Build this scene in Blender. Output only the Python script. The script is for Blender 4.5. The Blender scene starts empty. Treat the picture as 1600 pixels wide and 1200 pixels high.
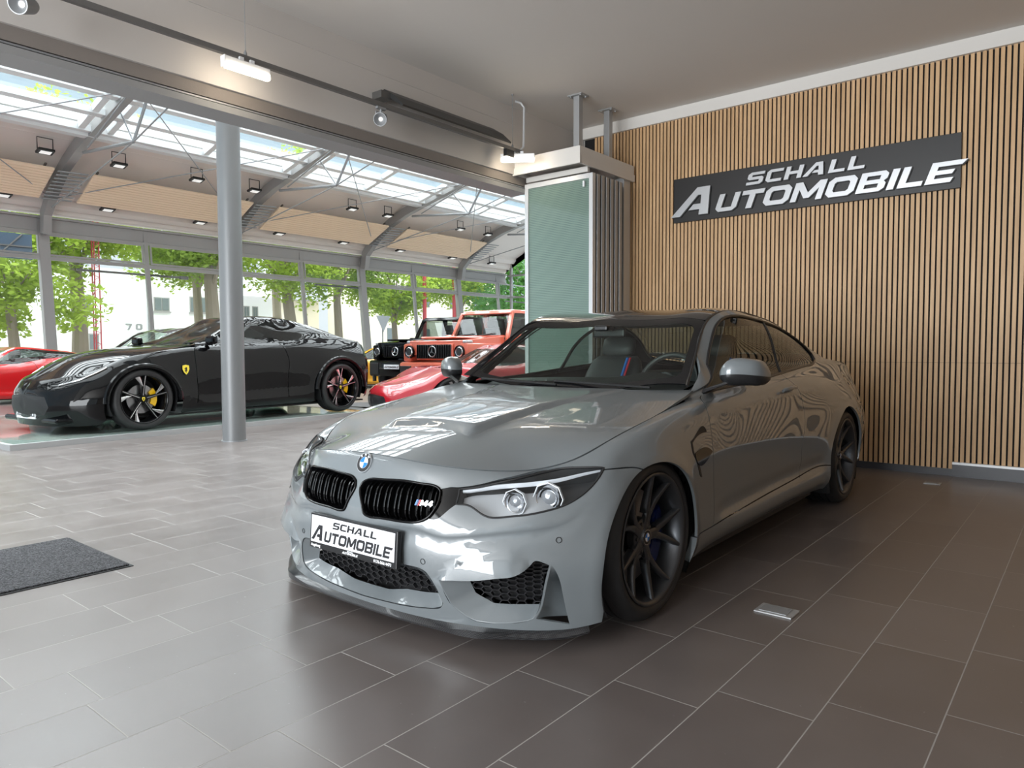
import bpy, bmesh, math, random
import numpy as np
from mathutils import Vector, Matrix
# ---------- camera ----------
cam=bpy.data.cameras.new('camera'); camo=bpy.data.objects.new('camera',cam); bpy.context.scene.collection.objects.link(camo)
bpy.context.scene.camera=camo
cam.sensor_width=36; cam.lens=1117.15/1600*36; cam.clip_end=400; cam.clip_start=.05
_y,_p,_r=math.radians(39.26962),math.radians(-2.70235),math.radians(-.17185)
_fw=Vector((-math.sin(_y)*math.cos(_p),math.cos(_y)*math.cos(_p),math.sin(_p))); _rt=Vector((math.cos(_y),math.sin(_y),0)); _up=_rt.cross(_fw)
_r2=math.cos(_r)*_rt+math.sin(_r)*_up; _u2=-math.sin(_r)*_rt+math.cos(_r)*_up
camo.matrix_world=Matrix.Translation((0,0,1.09812))@Matrix((_r2,_u2,-_fw)).transposed().to_4x4()
# ---------- sky, exposure ----------
sc=bpy.context.scene
sc.view_settings.view_transform='Standard'; sc.view_settings.look='None'; sc.view_settings.exposure=0.0; sc.view_settings.gamma=1; sc.view_settings.use_curve_mapping=False
world=bpy.data.worlds.new('sky'); sc.world=world; world.use_nodes=True
_nt=world.node_tree; _bg=_nt.nodes['Background']; _tc=_nt.nodes.new('ShaderNodeTexCoord'); _no=_nt.nodes.new('ShaderNodeTexNoise'); _no.inputs['Scale'].default_value=2.2; _no.inputs['Detail'].default_value=5
_mx=_nt.nodes.new('ShaderNodeValToRGB'); _mx.color_ramp.elements[0].position=.42; _mx.color_ramp.elements[0].color=(.60,.80,.95,1); _mx.color_ramp.elements[1].position=.62; _mx.color_ramp.elements[1].color=(.92,.97,1,1)
_nt.links.new(_tc.outputs['Generated'],_no.inputs['Vector']); _nt.links.new(_no.outputs[0],_mx.inputs[0]); _nt.links.new(_mx.outputs[0],_bg.inputs[0]); _bg.inputs[1].default_value=.52
def area(name,loc,rot,sx,sy,p,col=(1,1,1)):
    l=bpy.data.lights.new(name,'AREA'); l.shape='RECTANGLE'; l.size=sx; l.size_y=sy; l.energy=p; l.color=col; o=bpy.data.objects.new(name,l); o.location=loc; o.rotation_euler=rot; bpy.context.scene.collection.objects.link(o); return o
# fill lamp added behind the camera to brighten the bay, standing in for daylight
area('fill_front',(-3.0,-5.9,1.75),(math.radians(-90),0,math.radians(180)),6.0,3.3,500,(.93,.97,1))
_s=bpy.data.lights.new('overcast_sun','SUN'); _s.energy=10; _s.angle=math.radians(110); _s.color=(.96,.98,1); _so=bpy.data.objects.new('overcast_sun',_s); _so.rotation_euler=(math.radians(-10),math.radians(-14),0); bpy.context.scene.collection.objects.link(_so)
sc.view_settings.exposure=1.0

# ---------- smooth tensor surfaces ----------
def basis_matrix(t):
    n=len(t); h=np.diff(t); A=np.zeros((n,n)); B=np.zeros((n,n)); A[0,0]=A[-1,-1]=1
    for i in range(1,n-1):
        A[i,i-1]=h[i-1];A[i,i]=2*(h[i-1]+h[i]);A[i,i+1]=h[i]
        B[i,i-1]=6/h[i-1];B[i,i]=-6/h[i-1]-6/h[i];B[i,i+1]=6/h[i]
    return np.linalg.solve(A,B)
def basis(t,M,x):
    x=np.asarray(x,float); n=len(t); i=np.clip(np.searchsorted(t,x,side='right')-1,0,n-2)
    h=t[i+1]-t[i]; p=(t[i+1]-x)/h; q=1-p; W=np.zeros((len(x),n)); r=np.arange(len(x))
    W[r,i]+=p; W[r,i+1]+=q
    W+=((p**3-p)*h*h/6)[:,None]*M[i]+((q**3-q)*h*h/6)[:,None]*M[i+1]
    return W
class Surf:
    def __init__(s,P,us,vs,mir0=False,mir1=False,mirv=False,disp=None):
        P=np.array(P,float); us=np.array(us,float); vs=np.array(vs,float); flip=np.array([-1,1,1])
        if mir0: P=np.concatenate([P[2:0:-1]*flip,P]); us=np.concatenate([2*us[0]-us[2:0:-1],us])
        if mir1: P=np.concatenate([P,P[-2:-4:-1]*flip]); us=np.concatenate([us,2*us[-1]-us[-2:-4:-1]])
        if mirv: P=np.concatenate([P[:,2:0:-1]*flip,P],1); vs=np.concatenate([2*vs[0]-vs[2:0:-1],vs])
        s.P,s.us,s.vs=P,us,vs; s.Mu,s.Mv=basis_matrix(us),basis_matrix(vs); s.disp=disp
    def base(s,u,v):
        return np.einsum('ni,ijk,nj->nk',basis(s.us,s.Mu,u),s.P,basis(s.vs,s.Mv,v))
    def bn(s,u,v,f=None):
        f=f or s.base; e=1e-3
        a=f(u+e,v)-f(u-e,v); b=f(u,v+e)-f(u,v-e); n=np.cross(a,b); return n/(np.linalg.norm(n,axis=1)[:,None]+1e-12)
    def pos(s,u,v):
        u=np.asarray(u,float).ravel(); v=np.asarray(v,float).ravel(); p=s.base(u,v)
        if s.disp is not None: p=p+s.bn(u,v)*s.disp(u,v,p)[:,None]
        return p
    def nrm(s,u,v):
        return s.bn(np.asarray(u,float).ravel(),np.asarray(v,float).ravel(),s.pos)
def sstep(x): x=np.clip(x,0,1); return x*x*(3-2*x)
def chord(P): P=np.array(P,float); return np.concatenate([[0],np.cumsum(np.linalg.norm(np.diff(P,axis=0),axis=1))])
# ---------- body of the coupe: (a across, b along from the front axle, z up) ----------
SK=[ # rows bottom -> top
[(0,-.735,.085),(0,-.765,.21),(0,-.778,.31),(0,-.778,.42),(0,-.762,.52),(0,-.728,.61),(0,-.69,.682)],
[(.2,-.728,.085),(.2,-.757,.21),(.2,-.770,.31),(.2,-.768,.42),(.2,-.751,.52),(.2,-.722,.61),(.2,-.690,.679)],
[(.38,-.705,.085),(.385,-.735,.21),(.39,-.748,.31),(.39,-.742,.42),(.385,-.718,.51),(.38,-.69,.59),(.37,-.655,.668)],
[(.565,-.65,.085),(.57,-.67,.21),(.575,-.685,.31),(.572,-.672,.41),(.56,-.64,.50),(.54,-.60,.58),(.505,-.575,.648)],
[(.705,-.57,.085),(.715,-.59,.21),(.722,-.60,.31),(.716,-.585,.41),(.712,-.56,.50),(.68,-.525,.59),(.595,-.485,.635)],
[(.815,-.48,.09),(.825,-.495,.21),(.833,-.50,.31),(.83,-.485,.41),(.825,-.46,.51),(.785,-.415,.62),(.665,-.40,.636)],
[(.89,-.38,.11),(.90,-.39,.22),(.908,-.395,.32),(.905,-.38,.42),(.892,-.36,.53),(.852,-.315,.655),(.735,-.315,.652)],
[(.905,-.22,.14),(.925,-.22,.24),(.932,-.22,.35),(.93,-.22,.46),(.918,-.21,.58),(.868,-.19,.70),(.785,-.19,.688)],
[(.91,0,.15),(.93,0,.25),(.94,0,.37),(.945,0,.50),(.935,0,.64),(.878,0,.757),(.797,0,.752)],
[(.90,.28,.16),(.925,.28,.25),(.932,.28,.38),(.936,.28,.52),(.926,.28,.67),(.88,.28,.795),(.797,.28,.803)],
[(.875,.58,.17),(.905,.58,.25),(.905,.58,.38),(.91,.58,.53),(.907,.58,.68),(.872,.58,.832),(.785,.58,.86)],
[(.865,.95,.17),(.905,.95,.25),(.895,.95,.38),(.902,.95,.53),(.903,.95,.69),(.875,.95,.825),(.803,.95,.897)],
[(.865,1.4,.17),(.905,1.4,.25),(.892,1.4,.38),(.90,1.4,.53),(.905,1.4,.70),(.88,1.4,.845),(.81,1.4,.925)],
[(.865,1.9,.17),(.91,1.9,.25),(.90,1.9,.38),(.907,1.9,.54),(.912,1.9,.72),(.883,1.9,.868),(.81,1.9,.955)],
[(.88,2.28,.17),(.925,2.28,.25),(.922,2.28,.38),(.93,2.28,.55),(.928,2.28,.73),(.878,2.28,.885),(.80,2.28,.98)],
[(.90,2.58,.17),(.94,2.58,.25),(.946,2.58,.39),(.95,2.58,.56),(.94,2.58,.74),(.867,2.58,.89),(.787,2.58,.998)],
[(.90,2.87,.18),(.94,2.87,.26),(.955,2.87,.40),(.96,2.87,.56),(.936,2.87,.73),(.858,2.87,.885),(.78,2.87,1.005)],
[(.89,3.15,.19),(.93,3.15,.27),(.95,3.15,.40),(.955,3.15,.56),(.924,3.15,.72),(.845,3.15,.872),(.775,3.15,.998)],
[(.865,3.4,.20),(.90,3.4,.28),(.92,3.4,.41),(.925,3.4,.56),(.89,3.4,.71),(.825,3.4,.852),(.765,3.4,.982)],
[(.80,3.63,.21),(.84,3.64,.29),(.86,3.65,.42),(.868,3.66,.57),(.84,3.65,.71),(.79,3.64,.85),(.74,3.63,.967)],
[(.65,3.76,.22),(.69,3.79,.30),(.71,3.82,.43),(.715,3.84,.58),(.71,3.83,.73),(.68,3.80,.865),(.63,3.765,.955)],
[(.35,3.83,.22),(.37,3.87,.30),(.375,3.90,.43),(.38,3.92,.58),(.375,3.90,.73),(.36,3.87,.865),(.34,3.83,.952)],
[(0,3.85,.22),(0,3.89,.30),(0,3.925,.43),(0,3.94,.58),(0,3.92,.73),(0,3.89,.865),(0,3.85,.952)]]
AS=1.022
# hood height field
HCB=np.array([-1.0,-.8,-.69,-.60,-.45,-.25,0,.3,.6,.9]); HCZ=np.array([.60,.652,.682,.704,.737,.772,.808,.850,.890,.918])
HDB=np.array([-1.0,-.8,-.69,-.55,-.42,-.34,-.25,-.15,0,.3,.6,.9]); HDZ=np.array([.175,.172,.165,.15,.125,.088,.053,.034,.026,.018,.002,-.006])
HMc,HMd=basis_matrix(HCB),basis_matrix(HDB)
def hood_z(a,b):
    a=np.abs(np.atleast_1d(np.asarray(a,float))); b=np.clip(np.atleast_1d(np.asarray(b,float)),-1,.9)
    return basis(HCB,HMc,b)@HCZ-(basis(HDB,HMd,b)@HDZ)*(a/AS/.72)**2.6
UP={10:[(.752,.65,.885),(.735,.69,.907),(.715,.71,.922)],
11:[(.757,.955,.963),(.70,.96,1.03),(.65,.965,1.09)],
12:[(.725,1.39,1.09),(.635,1.37,1.27),(.585,1.36,1.305)],
13:[(.73,1.9,1.13),(.61,1.9,1.297),(.575,1.9,1.325)],
14:[(.735,2.28,1.13),(.615,2.28,1.262),(.573,2.28,1.295)],
15:[(.72,2.58,1.115),(.635,2.58,1.20),(.59,2.6,1.225)],
16:[(.735,2.88,1.05),(.69,2.89,1.085),(.645,2.9,1.10)],
17:[(.745,3.15,1.01),(.72,3.16,1.015),(.69,3.17,1.02)],
18:[(.735,3.4,.99),(.705,3.4,.995),(.67,3.4,1.0)],
19:[(.71,3.62,.975),(.68,3.61,.98),(.64,3.6,.982)],
20:[(.6,3.74,.965),(.57,3.71,.972),(.54,3.68,.975)],
21:[(.33,3.78,.968),(.32,3.74,.975),(.31,3.70,.98)],
22:[(0,3.80,.968),(0,3.76,.976),(0,3.72,.982)]}
IN=[(0,1),(0,1),(-.25,.95),(-.5,.85),(-.7,.65),(-.93,.3),(-1,.1),(-1,0),(-1,0),(-1,0)]
def full_skirt():
    R=[]
    for k,c in enumerate(SK):
        c=[list(p) for p in c]
        if k<10:
            c[6][2]=float(hood_z(c[6][0]*AS,c[6][1])[0]); x,y=c[6][0],c[6][1]
            for o in (.12,.24,.28):
                c.append([x+IN[k][0]*o,y+IN[k][1]*o,float(hood_z((x+IN[k][0]*o)*AS,y+IN[k][1]*o)[0])])
        else: c+= [list(p) for p in UP[k]]
        R.append(c)
    return np.array(R,float)
SK=full_skirt(); SK[...,0]*=AS
SKU=chord(SK[:,3]); SKV=np.array([0,.10,.21,.33,.45,.57,.70,.88,1.06,1.12])
AF=(-.03,.275,.378); AR=(2.81,.312,.385)   # wheel arches: b, z, radius
def sk_disp(u,v,p):
    d=np.zeros(len(p))
    for b,z,R in (AF,AR):
        r=np.hypot(p[:,1]-b,p[:,2]-z)-R
        d+=.010*np.exp(-np.clip(r,0,9)**2/(2*.03**2))*(p[:,0]>.6)
    # sharp shoulder line along the flank and the tucked-in lower door
    on=sstep((p[:,1]-.62)/.3)*sstep((3.3-p[:,1])/.3)
    zl=.80+.028*(p[:,1]-.6)
    d+=on*.007*np.exp(-(np.sqrt((p[:,2]-zl)**2+.006**2)-.006)/.05)
    lo=sstep((p[:,1]-.55)/.25)*sstep((2.45-p[:,1])/.2)
    zc=.245+.018*(p[:,1]-.6)
    d-=lo*.022*np.exp(-((p[:,2]-zc-.075)/.045)**2)
    return d
SKIRT=Surf(SK,SKU,SKV,mir0=True,mir1=True,disp=sk_disp)

# windscreen, roof, rear window, boot lid: rows centre -> rail
TC=[(0,.64,.893),(0,.90,1.083),(0,1.18,1.272),(0,1.36,1.333),(0,1.75,1.362),(0,2.1,1.352),(0,2.42,1.305),(0,2.80,1.185),(0,3.15,1.065),(0,3.42,1.012),(0,3.70,.984)]
TM=[(a_*AS,b_,c_) for a_,b_,c_ in [(.37,.672,.894),(.345,.925,1.082),(.31,1.20,1.266),(.30,1.365,1.325),(.30,1.75,1.352),(.30,2.1,1.342),(.30,2.42,1.298),(.32,2.80,1.178),(.345,3.15,1.06),(.35,3.42,1.010),(.34,3.68,.983)]]
TRB=[.71,.965,1.215,1.36,1.75,2.1,2.4,2.75,3.08,3.38,3.6]
def rail_pt(b):
    lo,hi=SKU[10],SKU[19]
    for _ in range(40):
        m=(lo+hi)/2
        if SKIRT.base([m],[1.12])[0,1]<b: lo=m
        else: hi=m
    return SKIRT.base([lo],[1.12])[0]
TR=[rail_pt(b) for b in TRB]
TOPP=np.array([[c,m,.5*(np.array(m)+np.array(r))+np.array([.02,-.008,.012]),r] for c,m,r in zip(TC,TM,TR)],float)
TPU=chord([t for t in TC]); TPV=np.array([0,.31,.46,.60])
TOP=Surf(TOPP,TPU,TPV,mirv=True)

HED=(np.array([-.45,-.35,-.1,.15,.35,.55,.75]),np.array([.27,.275,.29,.315,.355,.415,.47]))
def ramp(x): x=np.clip(x,0,1); return x*(2-x)
class HoodS:
    def disp(s,a,b):
        e=np.interp(b,*HED); bf=-.335-.05*(np.abs(a)/.27)**2
        f=ramp((e-np.abs(a))/.04)*ramp((b-bf)/.06)
        wide=ramp((e+.16-np.abs(a))/.2)*sstep((b+.30)/.5)
        return (.026*f+.006*wide*(1-f))*(1-.75*sstep((b-.1)/.5))
    def pos(s,a,b):
        a=np.asarray(a,float).ravel();b=np.asarray(b,float).ravel(); return np.stack([a,b,hood_z(a,b)+s.disp(a,b)],1)
    def nrm(s,a,b):
        a=np.asarray(a,float).ravel();b=np.asarray(b,float).ravel();e=2e-3
        n=np.cross(s.pos(a+e,b)-s.pos(a-e,b),s.pos(a,b+e)-s.pos(a,b-e)); return n/np.linalg.norm(n,axis=1)[:,None]
HOOD=HoodS()
KIDNEY = [(0.0189,0.5217),(0.0384,0.5375),(0.1072,0.5494),(0.1862,0.5571),(0.2667,0.5677),(0.3422,0.575),(0.3992,0.5724),(0.4144,0.5585),(0.4207,0.5288),(0.4186,0.4844),(0.4056,0.4392),(0.3843,0.3992),(0.3502,0.3747),(0.288,0.3618),(0.215,0.3604),(0.1493,0.3599),(0.0804,0.3586),(0.0619,0.3652),(0.042,0.4032),(0.0241,0.4454),(0.0107,0.4944)]
SIDEPANEL = [(0.415,0.5575),(0.4354,0.5664),(0.4877,0.5797),(0.4892,0.5391),(0.4841,0.4865),(0.4665,0.4654),(0.4419,0.4299),(0.4152,0.4022),(0.3848,0.3988),(0.4056,0.4392),(0.4186,0.4844),(0.4207,0.5288)]
HEADLIGHT = [(0.4893,0.5702),(0.4893,0.5391),(0.4859,0.4894),(0.5351,0.4872),(0.5613,0.4719),(0.5917,0.4503),(0.62,0.4396),(0.6762,0.4457),(0.7496,0.4578),(0.8225,0.4715),(0.8779,0.4819),(0.9352,0.4998),(0.9764,0.5176),(1.015,0.5386),(1.0668,0.5709),(1.0036,0.6167),(0.9563,0.6594),(0.899,0.6672),(0.8122,0.656),(0.7277,0.6377),(0.6492,0.616),(0.5677,0.5883)]
SEAL = [(0.4893,0.5702),(0.5677,0.5883),(0.6492,0.616),(0.7277,0.6377),(0.8122,0.656),(0.899,0.6672),(0.9563,0.6594),(1.0036,0.6167),(1.0668,0.5709),(1.008,0.6212),(0.9699,0.6732),(0.9342,0.6898),(0.8644,0.693),(0.7502,0.6652),(0.6633,0.6392),(0.5685,0.6031),(0.4878,0.5797)]
HOODL = [(0.0231,0.694),(0.157,0.6951),(0.4241,0.7076),(0.6097,0.6942),(0.7452,0.6685)]
HOODR = [(0.9316,0.6833),(1.0868,0.7306),(1.2806,0.725),(1.5484,0.7168),(1.9031,0.6971),(2.0062,1.0075)]
INT_O = [(-0.0044,0.0095),(0.1042,0.0135),(0.2075,0.0188),(0.307,0.0254),(0.3985,0.0354),(0.4332,0.0457),(0.4436,0.0587),(0.4363,0.0821),(0.4216,0.1139),(0.4013,0.1491),(0.3784,0.1759),(0.3536,0.1859),(0.3057,0.1892),(0.2461,0.1919)]
INT_I = [(0.0085,0.0432),(0.1165,0.0442),(0.219,0.0451),(0.3198,0.0487),(0.3869,0.0547),(0.3625,0.0866),(0.3348,0.1157),(0.3133,0.1327),(0.2218,0.1405)]
FOG_O = [(0.4342,0.1507),(0.4916,0.157),(0.6033,0.1742),(0.6671,0.1871),(0.7253,0.1982),(0.7583,0.2169),(0.7829,0.2414),(0.7951,0.2557),(0.8243,0.2511),(0.8497,0.239),(0.8348,0.1604),(0.8246,0.1004),(0.8084,0.0578),(0.7898,0.0361),(0.7627,0.0268),(0.7002,0.0196),(0.6335,0.0161),(0.5664,0.0177),(0.5313,0.0282),(0.4969,0.046),(0.4757,0.0602),(0.4495,0.1078)]
FOG_I = [(0.5344,0.133),(0.5861,0.1429),(0.6548,0.1572),(0.7185,0.1714),(0.7555,0.1963),(0.783,0.229),(0.7964,0.2462),(0.8282,0.2406),(0.8559,0.2258),(0.8391,0.133),(0.8262,0.0761),(0.8134,0.057),(0.694,0.0539),(0.6283,0.0544),(0.5745,0.0744),(0.5568,0.0824)]
BROW_T = [(0.4342,0.1507),(0.4551,0.1808),(0.4698,0.1959),(0.5118,0.2238),(0.5826,0.2388),(0.6668,0.2522),(0.7494,0.2597),(0.7951,0.2557)]
BROW_F = [(0.5164,0.2243),(0.5732,0.2574),(0.6646,0.2979),(0.7346,0.3144),(0.778,0.2719),(0.7909,0.258)]
FIN_A = [(0.8505,0.24),(0.8361,0.1604),(0.8255,0.1004),(0.8093,0.0578),(0.7907,0.0358),(0.7806,0.029)]
FIN_B = [(0.858,0.2412),(0.8804,0.1993),(0.9,0.1298),(0.9139,0.0665),(0.9288,0.014)]
CORNER = [(0.9288,0.014),(1.0588,0.0047)]
SENS = [(0.8779,0.3439),(0.3691,0.2175)]
CREASE = [(0.3905,0.3484),(0.4552,0.3341),(0.5318,0.345),(0.6587,0.3728),(0.761,0.3904),(0.8628,0.41),(0.9042,0.4213),(0.9291,0.4341),(0.9497,0.4518)]
BUMPLINE = [(1.0644,0.5716),(1.186,0.524),(1.2831,0.4856),(1.3263,0.4607)]
VENT = [(1.7733,0.4287),(1.9798,0.4205),(1.9991,0.4124),(1.9688,0.4017),(1.79,0.4025)]
VENTGILL = [(1.9452,0.4886),(1.8105,0.4848),(1.7499,0.4729),(1.7532,0.4377),(1.79,0.4025),(1.8453,0.3372),(1.8632,0.3329),(1.8062,0.4004),(1.7703,0.4334),(1.7681,0.4662),(1.822,0.4791),(1.9497,0.4819)]
DOORF = [(2.1672,0.691),(2.0058,0.5307),(2.0078,0.4663),(2.0139,0.4224),(2.0298,0.2978),(2.0359,0.1294)]
DOORR = [(3.2851,0.6866),(3.3067,0.5962),(3.3764,0.4565),(3.4027,0.3893),(3.3799,0.3246),(3.3888,0.168)]
SILL = [(1.7678,0.1211),(2.032,0.1219),(2.3422,0.1305),(2.8246,0.1456),(3.3795,0.1625),(3.6338,0.1753),(3.8318,0.1715)]
HANDLE = [(3.1488,0.5577),(3.243,0.5879),(3.3433,0.582),(3.3434,0.5601),(3.2488,0.5351),(3.2071,0.5194),(3.1351,0.5375)]
ARCHF = [(1.056,0.0329),(1.0499,0.0566),(1.0458,0.0811),(1.0438,0.1071),(1.0436,0.1348),(1.0448,0.164),(1.0467,0.1941),(1.0484,0.2245),(1.0502,0.255),(1.0529,0.2853),(1.0575,0.3149),(1.0649,0.3432),(1.0751,0.3689),(1.0872,0.3915),(1.1009,0.4108),(1.116,0.4272),(1.1326,0.4408),(1.1511,0.452),(1.1716,0.4608),(1.1941,0.4676),(1.2187,0.4724),(1.245,0.4754),(1.2725,0.4768),(1.3007,0.4767),(1.3294,0.4752),(1.3582,0.4725),(1.3869,0.4687),(1.4153,0.4639),(1.4431,0.4583),(1.4704,0.4519),(1.497,0.4446),(1.523,0.4364),(1.5483,0.4272),(1.5728,0.417),(1.5966,0.4059),(1.6194,0.3938),(1.6413,0.3807),(1.6621,0.3664),(1.6817,0.351),(1.7001,0.3343),(1.717,0.3162),(1.7324,0.2969),(1.7461,0.2766),(1.7582,0.2557),(1.7686,0.2343),(1.7773,0.213),(1.7841,0.1917),(1.7891,0.1705),(1.7923,0.1489),(1.7935,0.1265),(1.7929,0.1028),(1.7903,0.0767),(1.7857,0.0479),(1.7793,0.0169),(1.7709,-0.0146)]
ARCHR = [(3.908,-0.0103),(3.8978,0.0253),(3.8894,0.0583),(3.8828,0.0871),(3.8783,0.1125),(3.8756,0.1359),(3.8749,0.1579),(3.8762,0.179),(3.8794,0.1993),(3.8845,0.219),(3.8915,0.238),(3.9003,0.2563),(3.9109,0.2737),(3.9232,0.2904),(3.9373,0.3061),(3.953,0.3209),(3.9703,0.3348),(3.989,0.3477),(4.0091,0.3596),(4.0304,0.3705),(4.0529,0.3805),(4.0764,0.3896),(4.1008,0.3976),(4.126,0.4047),(4.1519,0.4108),(4.1783,0.4157),(4.2052,0.4195),(4.2323,0.4221),(4.2596,0.4235),(4.2869,0.4235),(4.3141,0.4222),(4.3411,0.4194),(4.3676,0.4153),(4.3935,0.4097),(4.4187,0.4027),(4.4431,0.3944),(4.4666,0.3847),(4.489,0.3737),(4.5102,0.3615),(4.5303,0.3481),(4.5489,0.3336),(4.5662,0.3181),(4.5819,0.3017),(4.596,0.2844),(4.6083,0.2663),(4.6189,0.2474),(4.6277,0.2277),(4.6345,0.2074),(4.6395,0.1865),(4.6426,0.1649),(4.6437,0.1423),(4.643,0.1182),(4.6403,0.0921),(4.6357,0.0625),(4.6293,0.0294),(4.621,-0.006),(4.611,-0.0408)]
DLO = [(2.1922,0.7194),(2.4049,1.041),(2.6463,1.0619),(2.7194,1.0704),(2.7884,1.0718),(2.8726,1.0672),(2.9466,1.057),(3.028,1.0484),(3.2174,1.045),(3.4321,1.0549),(3.6234,1.0502),(3.7998,1.0333),(3.9358,0.9889),(4.0534,0.9157),(4.1298,0.8125),(4.1141,0.7368),(4.0312,0.7087),(3.8617,0.7015),(3.5292,0.7067),(3.145,0.7031),(2.6368,0.6979)]
HL_C = [(0.6982,0.5298),(0.8342,0.5409)]
HL_DRL = [(0.5016,0.5618),(0.5675,0.5796),(0.6463,0.5993),(0.7455,0.6118),(0.8288,0.6082),(0.9053,0.5995),(0.9813,0.5901),(1.0498,0.5718)]
SEAM = [(2.0918,1.12),(2.1591,1.0446)]
BPIL = [(3.5413,1.077),(3.4428,0.9752),(3.3481,0.8548),(3.2899,0.7031)]
# ---------- helpers ----------
from mathutils import Vector, Matrix
from mathutils.geometry import delaunay_2d_cdt
COL=bpy.context.scene.collection
MATS={}
def nodes_of(name):
    m=bpy.data.materials.new(name); m.use_nodes=True; nt=m.node_tree; b=nt.nodes['Principled BSDF']; MATS[name]=m; return m,nt,b
def setin(b,**k):
    for n,v in k.items():
        n={'base':'Base Color','rough':'Roughness','metal':'Metallic','spec':'Specular IOR Level','coat':'Coat Weight','coatr':'Coat Roughness','trans':'Transmission Weight','ior':'IOR','em':'Emission Color','ems':'Emission Strength','alpha':'Alpha','sheen':'Sheen Weight','sss':'Subsurface Weight'}[n]
        if n in('Base Color','Emission Color') and len(v)==3: v=(*v,1)
        b.inputs[n].default_value=v
def mat(name,base,rough=.5,metal=0,**k):
    if name in MATS: return MATS[name]
    m,nt,b=nodes_of(name); setin(b,base=base,rough=rough,metal=metal,**k); return m
def N(nt,t,**k):
    n=nt.nodes.new(t)
    for a,v in k.items(): setattr(n,a,v)
    return n
def glassmat(name,tint,refl=.06,rough=0.0,f0=1.5):
    m,nt,b=nodes_of(name); nt.nodes.remove(b); o=nt.nodes['Material Output']
    t=N(nt,'ShaderNodeBsdfTransparent'); t.inputs[0].default_value=(*tint,1)
    g=N(nt,'ShaderNodeBsdfGlossy'); g.inputs['Roughness'].default_value=rough
    f=N(nt,'ShaderNodeFresnel'); gg=N(nt,'ShaderNodeNewGeometry'); mr_=N(nt,'ShaderNodeMapRange'); mr_.inputs[3].default_value=f0; mr_.inputs[4].default_value=1/f0; nt.links.new(gg.outputs['Backfacing'],mr_.inputs[0]); nt.links.new(mr_.outputs[0],f.inputs[0])
    x=N(nt,'ShaderNodeMixShader'); nt.links.new(f.outputs[0],x.inputs[0]); nt.links.new(t.outputs[0],x.inputs[1]); nt.links.new(g.outputs[0],x.inputs[2]); nt.links.new(x.outputs[0],o.inputs[0])
    return m
def emis(name,col,s):
    m,nt,b=nodes_of(name); setin(b,base=(.8,.8,.8),em=col,ems=s); return m
def link(o,parent=None):
    COL.objects.link(o)
    if parent is not None: o.parent=parent
    return o
def empty(name,loc=(0,0,0),rz=0,**k):
    o=bpy.data.objects.new(name,None); o.location=loc; o.rotation_euler=(0,0,rz); link(o); tag(o,**k); return o
def tag(o,label=None,cat=None,group=None,kind=None):
    if label: o['label']=label
    if cat: o['category']=cat
    if group: o['group']=group
    if kind: o['kind']=kind
    return o
def mobj(name,V,Fc,m,parent=None,smooth=False,normals=None,mi=None,ang=None):
    me=bpy.data.meshes.new(name); me.from_pydata([tuple(map(float,v)) for v in V],[],[tuple(map(int,f)) for f in Fc])
    for x in (m if isinstance(m,(list,tuple)) else [m]): me.materials.append(x)
    if mi is not None: me.polygons.foreach_set('material_index',list(mi))
    if smooth or normals is not None: me.polygons.foreach_set('use_smooth',[True]*len(me.polygons))
    if normals is not None:
        nl=[tuple(map(float,n)) for n in normals]
        if len(nl)==len(me.loops): me.normals_split_custom_set(nl)
    elif ang is not None:
        bm=bmesh.new(); bm.from_mesh(me)
        for e in bm.edges:
            if len(e.link_faces)==2 and e.calc_face_angle(0)>math.radians(ang): e.smooth=False
        bm.to_mesh(me); bm.free()
    me.update(); o=bpy.data.objects.new(name,me); return link(o,parent)
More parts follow.
